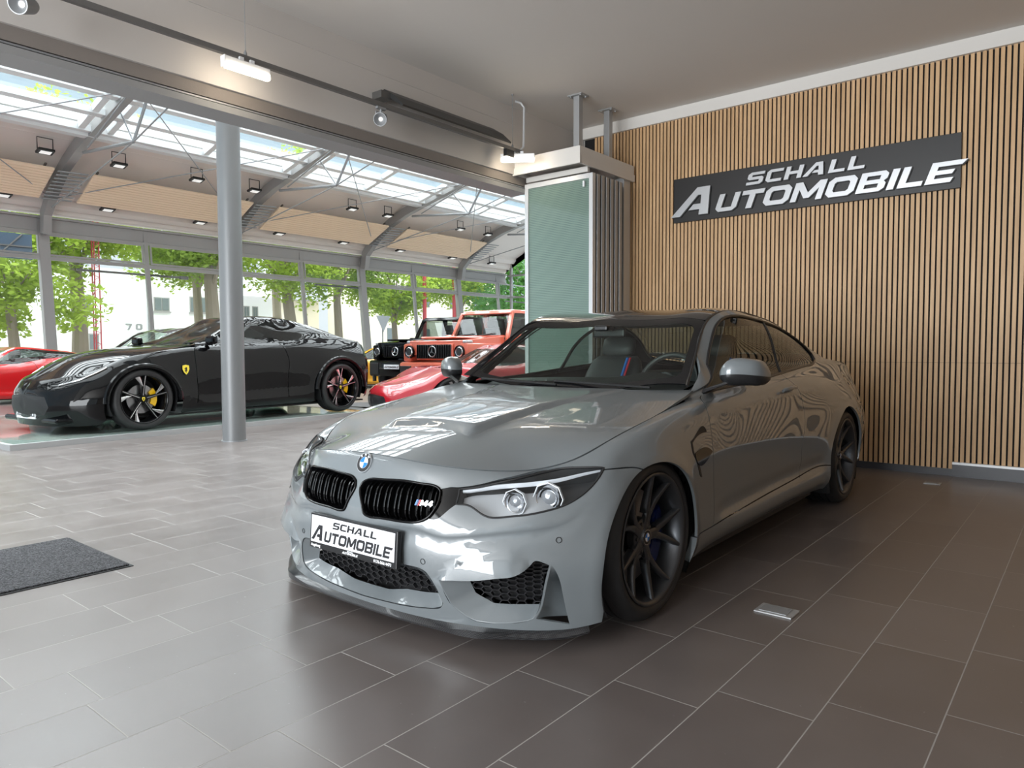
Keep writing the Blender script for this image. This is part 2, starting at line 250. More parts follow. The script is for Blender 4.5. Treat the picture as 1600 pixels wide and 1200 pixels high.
class MB:  # mesh collector
    def __init__(s): s.V=[];s.F=[];s.M=[]
    def add(s,V,F,mi=0):
        k=len(s.V); s.V+= [tuple(v) for v in V]; s.F+=[tuple(i+k for i in f) for f in F]; s.M+=[mi]*len(F); return s
    def box(s,c,d,R=None,mi=0,ch=0):
        x,y,z=[q/2 for q in d]
        if ch>0:
            V=[];F=[]
            bm=bmesh.new(); bmesh.ops.create_cube(bm,size=1)
            for v in bm.verts: v.co=Vector((v.co.x*d[0],v.co.y*d[1],v.co.z*d[2]))
            bmesh.ops.bevel(bm,geom=bm.edges[:],offset=ch,segments=2,affect='EDGES',profile=.5)
            bm.verts.index_update(); V=[tuple(v.co) for v in bm.verts]; F=[tuple(v.index for v in f.verts) for f in bm.faces]; bm.free()
        else:
            V=[(a,b,e) for a in(-x,x) for b in(-y,y) for e in(-z,z)]; F=[(0,1,3,2),(4,6,7,5),(0,4,5,1),(2,3,7,6),(0,2,6,4),(1,5,7,3)]
        M=Matrix.Translation(c)@(R.to_4x4() if R is not None else Matrix())
        return s.add([M@Vector(v) for v in V],F,mi)
    def box2(s,a,b,mi=0,ch=0):
        return s.box([(p+q)/2 for p,q in zip(a,b)],[abs(q-p) for p,q in zip(a,b)],mi=mi,ch=ch)
    def bar(s,p,q,w,h,up=(0,0,1),mi=0):  # box beam from p to q
        p,q=Vector(p),Vector(q); d=(q-p); L=d.length; x=d.normalized(); u=Vector(up); y=u.cross(x)
        if y.length<1e-5: y=Vector((1,0,0)).cross(x)
        y.normalize(); z=x.cross(y); R=Matrix((x,y,z)).transposed()
        return s.box((p+q)/2,(L,w,h),R,mi)
    def tube(s,P,r,n=10,mi=0,cap=True,closed=False):
        P=[Vector(p) for p in P]; rs=r if isinstance(r,(list,tuple)) else [r]*len(P); V=[];F=[]; K=len(P)
        nrm=None
        for i in range(K):
            t=(P[(i+1)%K]-P[i-1]) if (closed or 0<i<K-1) else (P[1]-P[0] if i==0 else P[-1]-P[-2]); t.normalize()
            if nrm is None: nrm=t.orthogonal().normalized()
            else:
                nrm=nrm-t*nrm.dot(t)
                nrm=nrm.normalized() if nrm.length>1e-6 else t.orthogonal().normalized()
            b=t.cross(nrm)
            for j in range(n): a=2*math.pi*j/n; V.append(P[i]+(nrm*math.cos(a)+b*math.sin(a))*rs[i])
        for i in range(K if closed else K-1):
            for j in range(n): F.append((i*n+j,i*n+(j+1)%n,((i+1)%K)*n+(j+1)%n,((i+1)%K)*n+j))
        if cap and not closed: F.append(tuple(range(n))[::-1]); F.append(tuple((K-1)*n+j for j in range(n)))
        return s.add(V,F,mi)
    def lathe(s,prof,n=48,axis='X',c=(0,0,0),mi=0,closed=True): # prof: (r, h)
        V=[];F=[];K=len(prof)
        for r,h in prof:
            for j in range(n):
                a=2*math.pi*j/n; q=(h,r*math.cos(a),r*math.sin(a)) if axis=='X' else (r*math.cos(a),r*math.sin(a),h) if axis=='Z' else (r*math.cos(a),h,r*math.sin(a))
                V.append(tuple(x+y for x,y in zip(q,c)))
        for i in range(K-1):
            for j in range(n): F.append((i*n+j,i*n+(j+1)%n,(i+1)*n+(j+1)%n,(i+1)*n+j))
        return s.add(V,F,mi)
    def prism(s,pts,o,ex,ey,ez,mi=0):  # 2D outline in plane (ex,ey) at o, extruded by vector ez
        o,ex,ey,ez=map(Vector,(o,ex,ey,ez)); n=len(pts)
        A=sum(pts[i][0]*pts[(i+1)%n][1]-pts[(i+1)%n][0]*pts[i][1] for i in range(n))
        if (A>0)!=(ex.cross(ey).dot(ez)>0): pts=pts[::-1]
        V=[o+ex*x+ey*y for x,y in pts]; V+=[v+ez for v in V]
        F=[tuple(range(n))[::-1],tuple(range(n,2*n))]+[(i,(i+1)%n,(i+1)%n+n,i+n) for i in range(n)]
        return s.add(V,F,mi)
    def build(s,name,m,parent=None,smooth=False,ang=35,bevel=0,fix=True):
        o=mobj(name,s.V,s.F,m,parent,smooth=smooth,mi=s.M)
        bm=bmesh.new(); bm.from_mesh(o.data)
        if fix: bmesh.ops.recalc_face_normals(bm,faces=bm.faces)
        if smooth:
            for e in bm.edges:
                if len(e.link_faces)==2 and e.calc_face_angle(0)>math.radians(ang): e.smooth=False
        bm.to_mesh(o.data); bm.free()
        if bevel:
            b=o.modifiers.new('bevel','BEVEL'); b.width=bevel; b.segments=2; b.limit_method='ANGLE'; b.angle_limit=math.radians(40)
        return o
def inpoly(P,poly):
    P=np.asarray(P,float); x,y=P[:,0],P[:,1]; r=np.zeros(len(P),bool); q=np.asarray(poly,float); j=len(q)-1
    for i in range(len(q)):
        xi,yi=q[i];xj,yj=q[j]
        if yi!=yj: r^=((yi>y)!=(yj>y))&(x<(xj-xi)*(y-yi)/(yj-yi)+xi)
        j=i
    return r
def linedist(P,L):
    P=np.asarray(P,float); d=np.full(len(P),9.)
    for a,b in zip(L[:-1],L[1:]):
        a=np.array(a,float);b=np.array(b,float);e=b-a;l=e@e
        t=np.clip(((P-a)@e)/max(l,1e-12),0,1); d=np.minimum(d,np.linalg.norm(P-a-t[:,None]*e,axis=1))
    return d
def resamp(L,n=None,step=None,closed=False):
    L=np.array(L,float)
    if closed: L=np.concatenate([L,L[:1]])
    s=chord(L)
    if n is None: n=max(2,int(round(s[-1]/step))+1)
    t=np.linspace(0,s[-1],n+1)[:-1] if closed else np.linspace(0,s[-1],n)
    return np.stack([np.interp(t,s,L[:,k]) for k in range(L.shape[1])],1)
def smooth_line(L,step=.01,closed=False,keep=40):
    """resample a polyline with a spline through it, keeping corners sharper than keep degrees"""
    L=np.array(L,float); n=len(L)
    if n<3 and not closed: return resamp(L,step=step)
    idx=range(n) if closed else range(1,n-1); cor=[]
    for i in idx:
        a=L[i]-L[i-1]; b=L[(i+1)%n]-L[i]
        if np.degrees(np.arccos(np.clip(a@b/(np.linalg.norm(a)*np.linalg.norm(b)+1e-12),-1,1)))>keep: cor.append(i)
    def seg(S):
        S=np.array(S)
        if len(S)<3: return resamp(S,step=step)
        t=chord(S)**1.0; M=basis_matrix(t); m=max(2,int(t[-1]/step)+1); return basis(t,M,np.linspace(0,t[-1],m))@S
    if closed:
        if not cor: cor=[0]
        out=[]
        for k,c in enumerate(cor):
            e=cor[(k+1)%len(cor)]; e=e if e>c else e+n
            out.append(seg([L[i%n] for i in range(c,e+1)])[:-1])
        return np.concatenate(out)
    cor=[0]+cor+[n-1]; return np.concatenate([seg(L[c:e+1])[:-1] for c,e in zip(cor[:-1],cor[1:])]+[L[-1:]])
def offset_line(L,d):
    L=np.array(L,float); t=np.gradient(L,axis=0); t/=np.linalg.norm(t,axis=1)[:,None]+1e-12; return L+np.stack([-t[:,1],t[:,0]],1)*d
def tri_domain(outline,holes=(),gaps=(),extra=(),step=.025,gw=.0035):
    """constrained triangulation of a 2D domain; returns points, triangles (holes and gap ribbons removed)"""
    cons=[(np.array(outline),True)]+[(np.array(h),True) for h in holes]
    for g in gaps: cons+=[(offset_line(g,gw/2),False),(offset_line(g,-gw/2),False)]
    cons+=[(np.array(e),False) for e in extra]
    pts=[];ed=[]
    for L,c in cons:
        k=len(pts); pts+=list(map(tuple,L)); n=len(L); ed+=[(k+i,k+(i+1)%n) for i in range(n if c else n-1)]
    o=np.array(outline); lo,hi=o.min(0),o.max(0)
    gx,gy=np.meshgrid(np.arange(lo[0],hi[0],step),np.arange(lo[1],hi[1],step),indexing='ij'); gy=gy+((np.arange(gx.shape[0])%2)*step*.5)[:,None]
    G=np.stack([gx.ravel(),gy.ravel()],1); G=G[inpoly(G,outline)]
    for L,c in cons:
        LL=np.concatenate([L,L[:1]]) if c else L
        G=G[linedist(G,LL)>step*.45]
    for h in holes: G=G[~inpoly(G,h)]
    pts+=list(map(tuple,G))
    v,e,f,*_=delaunay_2d_cdt([Vector(p) for p in pts],ed,[],0,1e-5)
    V=np.array([(p.x,p.y) for p in v]); T=np.array([t for t in f if len(t)==3]); C=V[T].mean(1)
    ok=inpoly(C,outline)
    for h in holes: ok&=~inpoly(C,h)
    for g in gaps: ok&=linedist(C,g)>gw/2*.98
    T=T[ok]
    a=V[T]; ar=(a[:,1,0]-a[:,0,0])*(a[:,2,1]-a[:,0,1])-(a[:,2,0]-a[:,0,0])*(a[:,1,1]-a[:,0,1])
    T[ar<0]=T[ar<0][:,::-1]; T=T[np.abs(ar)>1e-10]
    return V,T
def panel(P,Nn,T,flange=.01,mirror=0,flip=False):
    """vertices, faces and loop normals of a sheet with its edges turned in; mirror: 0 no, 1 only mirrored, 2 both"""
    used=np.unique(T); mp=-np.ones(len(P),int); mp[used]=np.arange(len(used)); P=P[used];Nn=Nn[used];T=mp[T]
    if flip: T=T[:,::-1]
    V=[tuple(p) for p in P]; F=[tuple(t) for t in T]; LN=[tuple(Nn[i]) for t in F for i in t]
    if flange:
        cnt={}
        for t in F:
            for i in range(3): e=(t[i],t[(i+1)%3]); cnt[e]=1
        bd=[e for e in cnt if (e[1],e[0]) not in cnt]; iv={}
        for a,b in bd:
            for i in (a,b):
                if i not in iv: iv[i]=len(V); V.append(tuple(P[i]-Nn[i]*flange))
            q=(b,a,iv[a],iv[b]); F.append(q)
            n=np.cross(P[a]-P[b],-Nn[a]); n/=np.linalg.norm(n)+1e-12
            LN+=[tuple(n)]*4
    if mirror==0: return V,F,LN
    Vm=[(-x,y,z) for x,y,z in V]; Fm=[];LM=[];k=0
    for f in F:
        n=len(f); ln=LN[k:k+n]; k+=n; Fm.append(f[::-1]); LM+=[(-q[0],q[1],q[2]) for q in ln[::-1]]
    if mirror==1: return Vm,Fm,LM
    K=len(V); return V+Vm, F+[tuple(i+K for i in f) for f in Fm], LN+LM
def sheet_obj(name,sheets,m,parent):
    V=[];F=[];L=[]
    for v,f,l in sheets:
        k=len(V);V+=v;F+=[tuple(i+k for i in q) for q in f];L+=l
    return mobj(name,V,F,m,parent,normals=L)
def area_normals(V,F):
    V=np.array(V,float);nn=np.zeros_like(V)
    for f in F:
        p=V[list(f)]; n=np.zeros(3)
        for i in range(1,len(f)-1): n+=np.cross(p[i]-p[0],p[i+1]-p[0])
        nn[list(f)]+=n
    return nn/(np.linalg.norm(nn,axis=1)[:,None]+1e-12)
# ---------- lettering as solid shapes: unit-height capitals on a slanted grid ----------
def letter(ch):
    """stroke polygons (outer ring, optional hole) for the wide technical capitals used on the signs; cell 0..w x 0..1"""
    t=.24; s=.30
    G={
    'S':(1.15,[[(0,0),(.95,0),(1.15,.16),(1.15,.5),(1.0,.62),(.30,.62),(.30,.78),(1.15,.78),(1.15,1),(.2,1),(0,.84),(0,.52),(.15,.4),(.85,.4),(.85,.22),(0,.22)]]),
    'C':(1.1,[[(1.1,0),(.2,0),(0,.18),(0,.82),(.2,1),(1.1,1),(1.1,.78),(.3,.78),(.3,.22),(1.1,.22)]]),
    'H':(1.15,[[(0,0),(.3,0),(.3,.38),(.85,.38),(.85,0),(1.15,0),(1.15,1),(.85,1),(.85,.6),(.3,.6),(.3,1),(0,1)]]),
    'A':(1.35,[[(-.1,0),(.55,1),(1.0,1),(1.25,0),(.92,0),(.88,.2),(.48,.2),(.6,.4),(.86,.4),(.78,.72),(.66,.72),(.24,0)]]),
    'L':(1.0,[[(0,0),(1.0,0),(1.0,.22),(.3,.22),(.3,1),(0,1)]]),
    'U':(1.15,[[(.2,0),(.95,0),(1.15,.18),(1.15,1),(.85,1),(.85,.22),(.3,.22),(.3,1),(0,1),(0,.18)]]),
    'T':(1.15,[[(.42,0),(.73,0),(.73,.76),(1.15,.76),(1.15,1),(0,1),(0,.76),(.42,.76)]]),
    'O':(1.3,[[(.22,0),(1.08,0),(1.3,.2),(1.3,.8),(1.08,1),(.22,1),(0,.8),(0,.2)],[(.38,.24),(.92,.24),(1.0,.32),(1.0,.68),(.92,.76),(.38,.76),(.3,.68),(.3,.32)]]),
    'M':(1.5,[[(0,0),(.28,0),(.28,.62),(.62,.14),(.88,.14),(1.22,.62),(1.22,0),(1.5,0),(1.5,1),(1.16,1),(.75,.42),(.34,1),(0,1)]]),
    'B':(1.2,[[(0,0),(1.02,0),(1.2,.15),(1.2,.4),(1.08,.51),(1.2,.62),(1.2,.85),(1.02,1),(0,1)],[(.3,.2),(.88,.2),(.88,.4),(.3,.4)],[(.3,.6),(.88,.6),(.88,.8),(.3,.8)]]),
    'I':(.32,[[(0,0),(.3,0),(.3,1),(0,1)]]),
    'E':(1.15,[[(0,0),(1.0,0),(1.06,.22),(.3,.22),(.3,.4),(.95,.4),(1.0,.6),(.3,.6),(.3,.78),(1.2,.78),(1.35,1),(0,1)]]),
    '7':(1,[[(.25,0),(.55,0),(1,.8),(1,1),(0,1),(0,.78),(.68,.78)]]),
    '0':(1.05,[[(.2,0),(.85,0),(1.05,.18),(1.05,.82),(.85,1),(.2,1),(0,.82),(0,.18)],[(.3,.22),(.75,.22),(.75,.78),(.3,.78)]]),
    '4':(1.1,[[(.62,0),(.9,0),(.9,.2),(1.08,.2),(1.08,.42),(.9,.42),(.9,1),(.5,1),(0,.42),(0,.2),(.62,.2)],[(.3,.42),(.62,.42),(.62,.8)]]),
    }
    return G[ch]
def text_mesh(word,h,o,ex,ey,depth,slant=.3,gap=.16,wide=1.0,big=None,mi=0,mb=None):
    """solid letters; returns the collector and the advance"""
    mb=mb or MB(); ex,ey=Vector(ex).normalized(),Vector(ey).normalized(); ez=ex.cross(ey)*depth; x=0
    for i,ch in enumerate(word):
        H=h*(big if (big and i==0) else 1)
        if ch==' ': x+=.5*h; continue
        w,polys=letter(ch); rings=[[(x+(px*wide+py*slant)*H,py*H) for px,py in r] for r in polys]
        # triangulate with holes
        pts=[];ed=[]
        for r in rings:
            k=len(pts);pts+=r;ed+=[(k+q,k+(q+1)%len(r)) for q in range(len(r))]
        v,e,f,*_=delaunay_2d_cdt([Vector(p) for p in pts],ed,[],0,1e-6)
        V=np.array([(p.x,p.y) for p in v]); T=[t for t in f]; C=np.array([V[list(t)].mean(0) for t in T]); ok=inpoly(C,rings[0])
        for r in rings[1:]: ok&=~inpoly(C,r)
        T=[t for t,q in zip(T,ok) if q]; o3=Vector(o)
        P=[o3+ex*p[0]+ey*p[1] for p in V]; n=len(P); P=P+[p+ez for p in P]
        F=[tuple(i_+n for i_ in t) for t in T]+[tuple(t[::-1]) for t in T]
        es={}
        for t in T:
            for q in range(len(t)): es[(t[q],t[(q+1)%len(t)])]=1
        for a,b in es:
            if (b,a) not in es: F.append((a,b,b+n,a+n))
        mb.add(P,F,mi); x+=(w*wide+gap)*H
    return mb,x
# ---------- materials ----------
def paint(name,base,coat=1,rough=.35,metal=0,flake=0):
    m,nt,b=nodes_of(name); setin(b,base=base,rough=rough,metal=metal,coat=coat,coatr=.0,spec=.5)
    if flake:
        n=N(nt,'ShaderNodeTexNoise'); n.inputs['Scale'].default_value=900; c=N(nt,'ShaderNodeTexCoord'); nt.links.new(c.outputs['Object'],n.inputs['Vector'])
        r=N(nt,'ShaderNodeMixRGB'); r.inputs[1].default_value=(*[x*(1-flake) for x in base],1); r.inputs[2].default_value=(*[min(1,x*(1+flake)) for x in base],1); nt.links.new(n.outputs[0],r.inputs[0]); nt.links.new(r.outputs[0],b.inputs['Base Color'])
    return m
paint('greypaint',(.150,.168,.178),rough=.4)
mat('blackp',(.012,.012,.013),.6); mat('gloss_black',(.004,.004,.0045),.08,spec=.25); mat('lampdark',(.045,.047,.05),.3,.3); mat('trimblack',(.014,.014,.015),.3)
mat('frit',(.006,.006,.007),.05); mat('mesh_black',(.02,.02,.022),.28,spec=.6)
mat('chrome',(.75,.76,.78),.12,1); mat('mblue',(.02,.20,.62),.25); mat('mdark',(.02,.03,.16),.3); mat('mred',(.65,.02,.03),.3); mat('white',(.85,.86,.88),.3)
mat('rubber',(.018,.018,.019),.55); mat('rimgrey',(.085,.088,.095),.28,.75); mat('caliperblue',(.004,.012,.09),.25,coat=.5); mat('steel',(.35,.35,.36),.3,1)
mat('leather',(.036,.039,.040),.5); mat('platewhite',(.82,.83,.87),.35); mat('ink',(.012,.012,.014),.4)
mat('lampgrey',(.42,.43,.45),.3,.6); mat('lampwhite',(.86,.88,.92),.12,coat=.6); mat('lensglass',(.30,.31,.33),.03,.35,coat=1)
glassmat('clear',(.93,.95,.96),f0=1.5); glassmat('carglass',(.66,.73,.69),f0=1.5); glassmat('carglass2',(.30,.34,.32),f0=1.55)
def carbon(name,k=220,base=(.02,.02,.022),lite=.07,rg=.3,ct=.35,cr=.05):
    m,nt,b=nodes_of(name); c=N(nt,'ShaderNodeTexCoord'); mp=N(nt,'ShaderNodeMapping'); mp.inputs['Scale'].default_value=(k,k,k); ch=N(nt,'ShaderNodeTexChecker'); ch.inputs['Scale'].default_value=1
    ch.inputs[1].default_value=(*base,1); ch.inputs[2].default_value=(lite,lite,lite*1.05,1); nt.links.new(c.outputs['Object'],mp.inputs[0]); nt.links.new(mp.outputs[0],ch.inputs[0]); nt.links.new(ch.outputs[0],b.inputs['Base Color']); setin(b,rough=rg,coat=ct,coatr=cr,spec=.35)
carbon('carbon',220,(.010,.010,.011),.04); carbon('carbonroof',180,(.008,.008,.009),.014,.15,1,0)
# ================= the grey coupe =================
paint_m=None
def roundel(mb,c,n,up,r,tilt=0):
    """round badge: materials 0 black 1 silver 2 blue 3 white"""
    n=Vector(n).normalized(); x=Vector(up).cross(n).normalized(); y=n.cross(x); c=Vector(c)
    def ring(r0,r1,h,mi,a0=0,a1=2*math.pi,k=48):
        m=max(3,int(k*(a1-a0)/(2*math.pi))); V=[];F=[]
        for i in range(m+1):
            a=a0+(a1-a0)*i/m; d=x*math.cos(a)+y*math.sin(a); V+= [c+d*r0+n*h,c+d*r1+n*h]
        for i in range(m): F.append((2*i,2*i+1,2*i+3,2*i+2))
        mb.add(V,F,mi)
    ring(r*.93,r,.0025*1,1); ring(r*.60,r*.93,.003,0); ring(r*.56,r*.60,.0035,1)
    for q in range(4): ring(0,r*.56,.0032,2 if q%2==1 else 3,q*math.pi/2,(q+1)*math.pi/2)
    V=[];F=[];m=48
    for i in range(m): d=x*math.cos(2*math.pi*i/m)+y*math.sin(2*math.pi*i/m); V+=[c+d*r*1.0+n*.0025,c+d*r*1.02-n*.004]
    F=[(2*i,2*i+1,(2*i+3)%(2*m),(2*i+2)%(2*m)) for i in range(m)]; mb.add(V,F,1)
def font_mesh(txt,size,o,ex,ey,mb,mi=0,bold=0,sx=1,shear=0,align='CENTER',ext=.0006):
    cu=bpy.data.curves.new('t','FONT'); cu.body=txt; cu.size=size; cu.align_x=align; cu.offset=bold; cu.shear=shear; cu.extrude=ext; cu.resolution_u=2
    ob=bpy.data.objects.new('t',cu); COL.objects.link(ob); dg=bpy.context.evaluated_depsgraph_get(); me=bpy.data.meshes.new_from_object(ob.evaluated_get(dg))
    ex,ey=Vector(ex).normalized(),Vector(ey).normalized(); ez=ex.cross(ey); o=Vector(o)
    mb.add([o+ex*v.co.x*sx+ey*v.co.y+ez*v.co.z for v in me.vertices],[tuple(p.vertices) for p in me.polygons],mi)
    bpy.data.objects.remove(ob); bpy.data.curves.remove(cu); bpy.data.meshes.remove(me)
def wheel(parent,c,R,Rr,w,side,spoke,rubber,rimm,style,badge=None,caliper=None,disc=None,depth=.045,rot=0,spokes5=None,name='wheel'):
    """tyre, rim, spokes; c = centre of outer face plane; side=+1 faces +X"""
    e=empty(name,c); e.parent=parent
    if side<0: e.rotation_euler=(0,0,math.pi)
    t=MB(); rb=R-Rr
    prof=[(Rr-.012,-w+.02),(Rr+.005,-w+.004),(Rr+rb*.5,-w-.002),(R-.02,-w+.01),(R-.004,-w+.03)]
    for k in range(1,5):
        y=-w+.03+(w-.06)*k/5; prof+=[(R,y-.006),(R-.008,y-.004),(R-.008,y+.004),(R,y+.006)]
    prof+=[(R-.004,-.03),(R-.02,-.010),(Rr+rb*.55,.004),(Rr+rb*.3,.003),(Rr+.012,-.002),(Rr+.004,-.006),(Rr-.012,-.014)]
    t.lathe(prof,72); t.build('tyre',rubber,e,smooth=True,ang=50)
    r=MB(); r.lathe([(Rr+.006,-.004),(Rr+.007,0),(Rr+.003,.003),(Rr-.006,0),(Rr-.012,-.012),(Rr-.02,-.03),(Rr-.026,-.07),(Rr-.035,-.12),(Rr-.03,-w+.02),(Rr-.01,-w+.01)],72)
    r.build('rim',rimm,e,smooth=True,ang=60)
    s=MB(); r0=.034
    def spoke_bar(a0,a1,ri,ro,wi,wo,d0,d1,th=.022,mi=0,curve=.25):
        K=7;V=[];F=[]
        for i in range(K):
            f=i/(K-1); a=a0+(a1-a0)*f**.8; rr=ri+(ro-ri)*f; wd=wi+(wo-wi)*f; d=d0+(d1-d0)*(f**(1+curve*2)); th_=th*(1.1-.3*f)
            cx,cy=rr*math.cos(a),rr*math.sin(a); px,py=-math.sin(a),math.cos(a)
            for sw,dx in ((-1,-th_),(-.9,-.004),(-.55,0),(.55,0),(.9,-.004),(1,-th_)): V.append((d+dx,cx+px*sw*wd/2,cy+py*sw*wd/2))
        for i in range(K-1):
            for j in range(5): F.append((i*6+j,i*6+j+1,i*6+j+7,i*6+j+6))
            F.append((i*6+5,i*6,i*6+6,i*6+11))
        s.add(V,F,mi)
    if style=='Y':
        for k in range(5):
            a=rot+k*math.tau/5
            spoke_bar(a-.04,a-.085,.03,.105,.05,.030,-depth,-depth+.004,curve=.1)
            spoke_bar(a+.04,a+.085,.03,.105,.05,.030,-depth,-depth+.004,curve=.1)
            for sg in (-1,1): spoke_bar(a+sg*.10,a+sg*.315,.095,Rr-.004,.034,.017,-depth+.003,-.006,.03)
    elif style=='5':
        for k in range(5):
            a=rot+k*math.tau/5
            spoke_bar(a,a+.0,.03,Rr-.006,.05,.030,-depth,-.008,.03)
            spoke_bar(a+.10,a+.36,.17,Rr-.006,.012,.075,-depth*.55,-.010,.02,mi=1)
            spoke_bar(a,a+.0,.05,Rr-.008,.014,.012,-depth+.004,-.004,.01,mi=1)
    elif style=='10':
        for k in range(10): spoke_bar(rot+k*math.tau/10,rot+k*math.tau/10+.05,.04,Rr-.004,.03,.024,-depth,-.008,.025)
    s.build('spokes',spoke if isinstance(spoke,(list,tuple)) else [spoke],e,smooth=True,ang=50,fix=True)
    h=MB(); h.lathe([(0,-depth+.004),(.034,-depth+.004),(.038,-depth-.002),(.075,-depth-.012),(.08,-depth-.04)],40)
    for k in range(5):
        a=rot+math.pi/5+k*math.tau/5; h.lathe([(0,-depth-.004),(.009,-depth-.004),(.009,-depth-.02)],10,c=(0,.056*math.cos(a),.056*math.sin(a)))
    h.build('hub',spoke[0] if isinstance(spoke,(list,tuple)) else spoke,e,smooth=True)
    if badge: badge(e,(-depth+.006,0,0))
    if disc:
        d=MB(); d.lathe([(.07,-depth-.055),(.19,-depth-.055),(.19,-depth-.085),(.07,-depth-.085)],56); d.build('brake_disc',disc,e,smooth=True)
        b=MB(); b.lathe([(0,-w*.8),(Rr-.03,-w*.8)],32); b.build('wheel_back',MATS['blackp'],e)
    if caliper:
        q=MB(); V=[]
        for i in range(11):
            a=caliper[1]+(i/10-.5)*1.25
            for rr,dx in ((.125,-depth-.03),(.205,-depth-.03),(.212,-depth-.05),(.212,-depth-.10),(.125,-depth-.10)): V.append((dx,rr*math.cos(a),rr*math.sin(a)))
        F=[(i*5+j,i*5+(j+1)%5,i*5+5+(j+1)%5,i*5+5+j) for i in range(10) for j in range(5)]+[tuple(range(5)),tuple(range(50,55))]
        q.add(V,F); q.build('brake_caliper',caliper[0],e,smooth=True,ang=40)
    return e
class TopS:  # same surface, outward normal
    def pos(s,u,v): return TOP.pos(u,v)
    def nrm(s,u,v): return -TOP.nrm(u,v)
def loft_pocket(surf,Po,Pi,depth,anch,per=8,lip=.004,dfun=None):
    """band from an outline on the surface to a recessed inner outline; anch: pairs of matching indices, both loops same sense"""
    Po,Pi=np.array(Po,float),np.array(Pi,float); A=[];B=[]
    def seg(L,i,j,n):
        S=[L[i%len(L)]]; k=i
        while k%len(L)!=j%len(L): k+=1; S.append(L[k%len(L)])
        if len(S)==1: return np.repeat(np.array(S),n,0)
        return resamp(S,n=n+1)[:-1]
    for (a,b),(c,d) in zip(anch,anch[1:]+anch[:1]):
        n=max(per,int(chord([Po[a%len(Po)],Po[c%len(Po)]])[-1]/.02)); A.append(seg(Po,a,c,n)); B.append(seg(Pi,b,d,n))
    A=np.concatenate(A);B=np.concatenate(B); n=len(A)
    pa,na=surf.pos(*A.T),surf.nrm(*A.T); pb,nb=surf.pos(*B.T),surf.nrm(*B.T)
    dep=np.full(n,depth) if dfun is None else dfun(B); pb=pb-nb*dep[:,None]
    d=pb-pa; L=np.linalg.norm(d,axis=1)[:,None]+1e-9
    r1=pa+d/L*np.minimum(lip,L*.3)-na*lip*.25; r0=pa
    rings=[r0,r1]+[r1+(pb-r1)*t for t in (.2,.5,.8,1)]
    V=np.concatenate(rings); K=len(rings); F=[(k*n+i,(k+1)*n+i,(k+1)*n+(i+1)%n,k*n+(i+1)%n) for k in range(K-1) for i in range(n)]
    nn=area_normals(V,F)
    if (nn[:n]*na).sum()<0 : pass
    nn[:n]=na
    LN=[tuple(nn[i]) for f in F for i in f]
    return [tuple(v) for v in V],F,LN,B
def mirror_sheet(s):
    V,F,L=s[:3]; Vm=[(-x,y,z) for x,y,z in V];Fm=[];Lm=[];k=0
    for f in F: n=len(f); Fm.append(f[::-1]); Lm+=[(-q[0],q[1],q[2]) for q in L[k:k+n][::-1]]; k+=n
    return Vm,Fm,Lm
def honeycomb(surf,poly,depth,wu,hv,th,m,name,parent,mirror_too=True,rows_off=0):
    poly=np.array(poly,float); lo,hi=poly.min(0),poly.max(0); mb=MB(); E={}
    du=wu*.5; 
    nx=int((hi[0]-lo[0])/(wu*.75))+3; ny=int((hi[1]-lo[1])/hv)+3
    for i in range(-1,nx):
        for j in range(-1,ny):
            cx=lo[0]+i*wu*.75; cy=lo[1]+(j+.5*(i%2))*hv
            H=[(cx+wu*.5,cy),(cx+wu*.25,cy+hv*.5),(cx-wu*.25,cy+hv*.5),(cx-wu*.5,cy)]
            for a,b in zip(H[:-1],H[1:]): E[(round(a[0],4),round(a[1],4),round(b[0],4),round(b[1],4))]=(a,b)
    L=list(E.values()); M=np.array([((a[0]+b[0])/2,(a[1]+b[1])/2) for a,b in L]); ok=inpoly(M,poly)
    L=[l for l,k in zip(L,ok) if k]
    A=np.array([l[0] for l in L]);B=np.array([l[1] for l in L])
    def P(Q,d): return surf.pos(*Q.T)-surf.nrm(*Q.T)*d
    a0,b0,a1,b1=P(A,depth-.004),P(B,depth-.004),P(A,depth+.012),P(B,depth+.012)
    for p,q,p1,q1 in zip(a0,b0,a1,b1):
        p,q,p1,q1=map(Vector,(p,q,p1,q1)); x=(q-p).normalized(); n=(p-p1).normalized(); y=x.cross(n)*th/2
        V=[p-y,q-y,q+y,p+y,p1-y,q1-y,q1+y,p1+y]; F=[(0,1,2,3),(0,4,5,1),(3,2,6,7),(0,3,7,4),(1,5,6,2)]
        mb.add(V,F)
        if mirror_too: mb.add([(-v[0],v[1],v[2]) for v in V],[f[::-1] for f in F])
    return mb.build(name,m,parent,fix=False)
def backing(surf,poly,depth,m,name,parent,both=True,step=.04):
    V,T=tri_domain(smooth_line(poly,.02,closed=True),step=step); P=surf.pos(*V.T)-surf.nrm(*V.T)*depth; Nn=surf.nrm(*V.T)
    return sheet_obj(name,[panel(P,Nn,T,0,2 if both else 0)],m,parent)
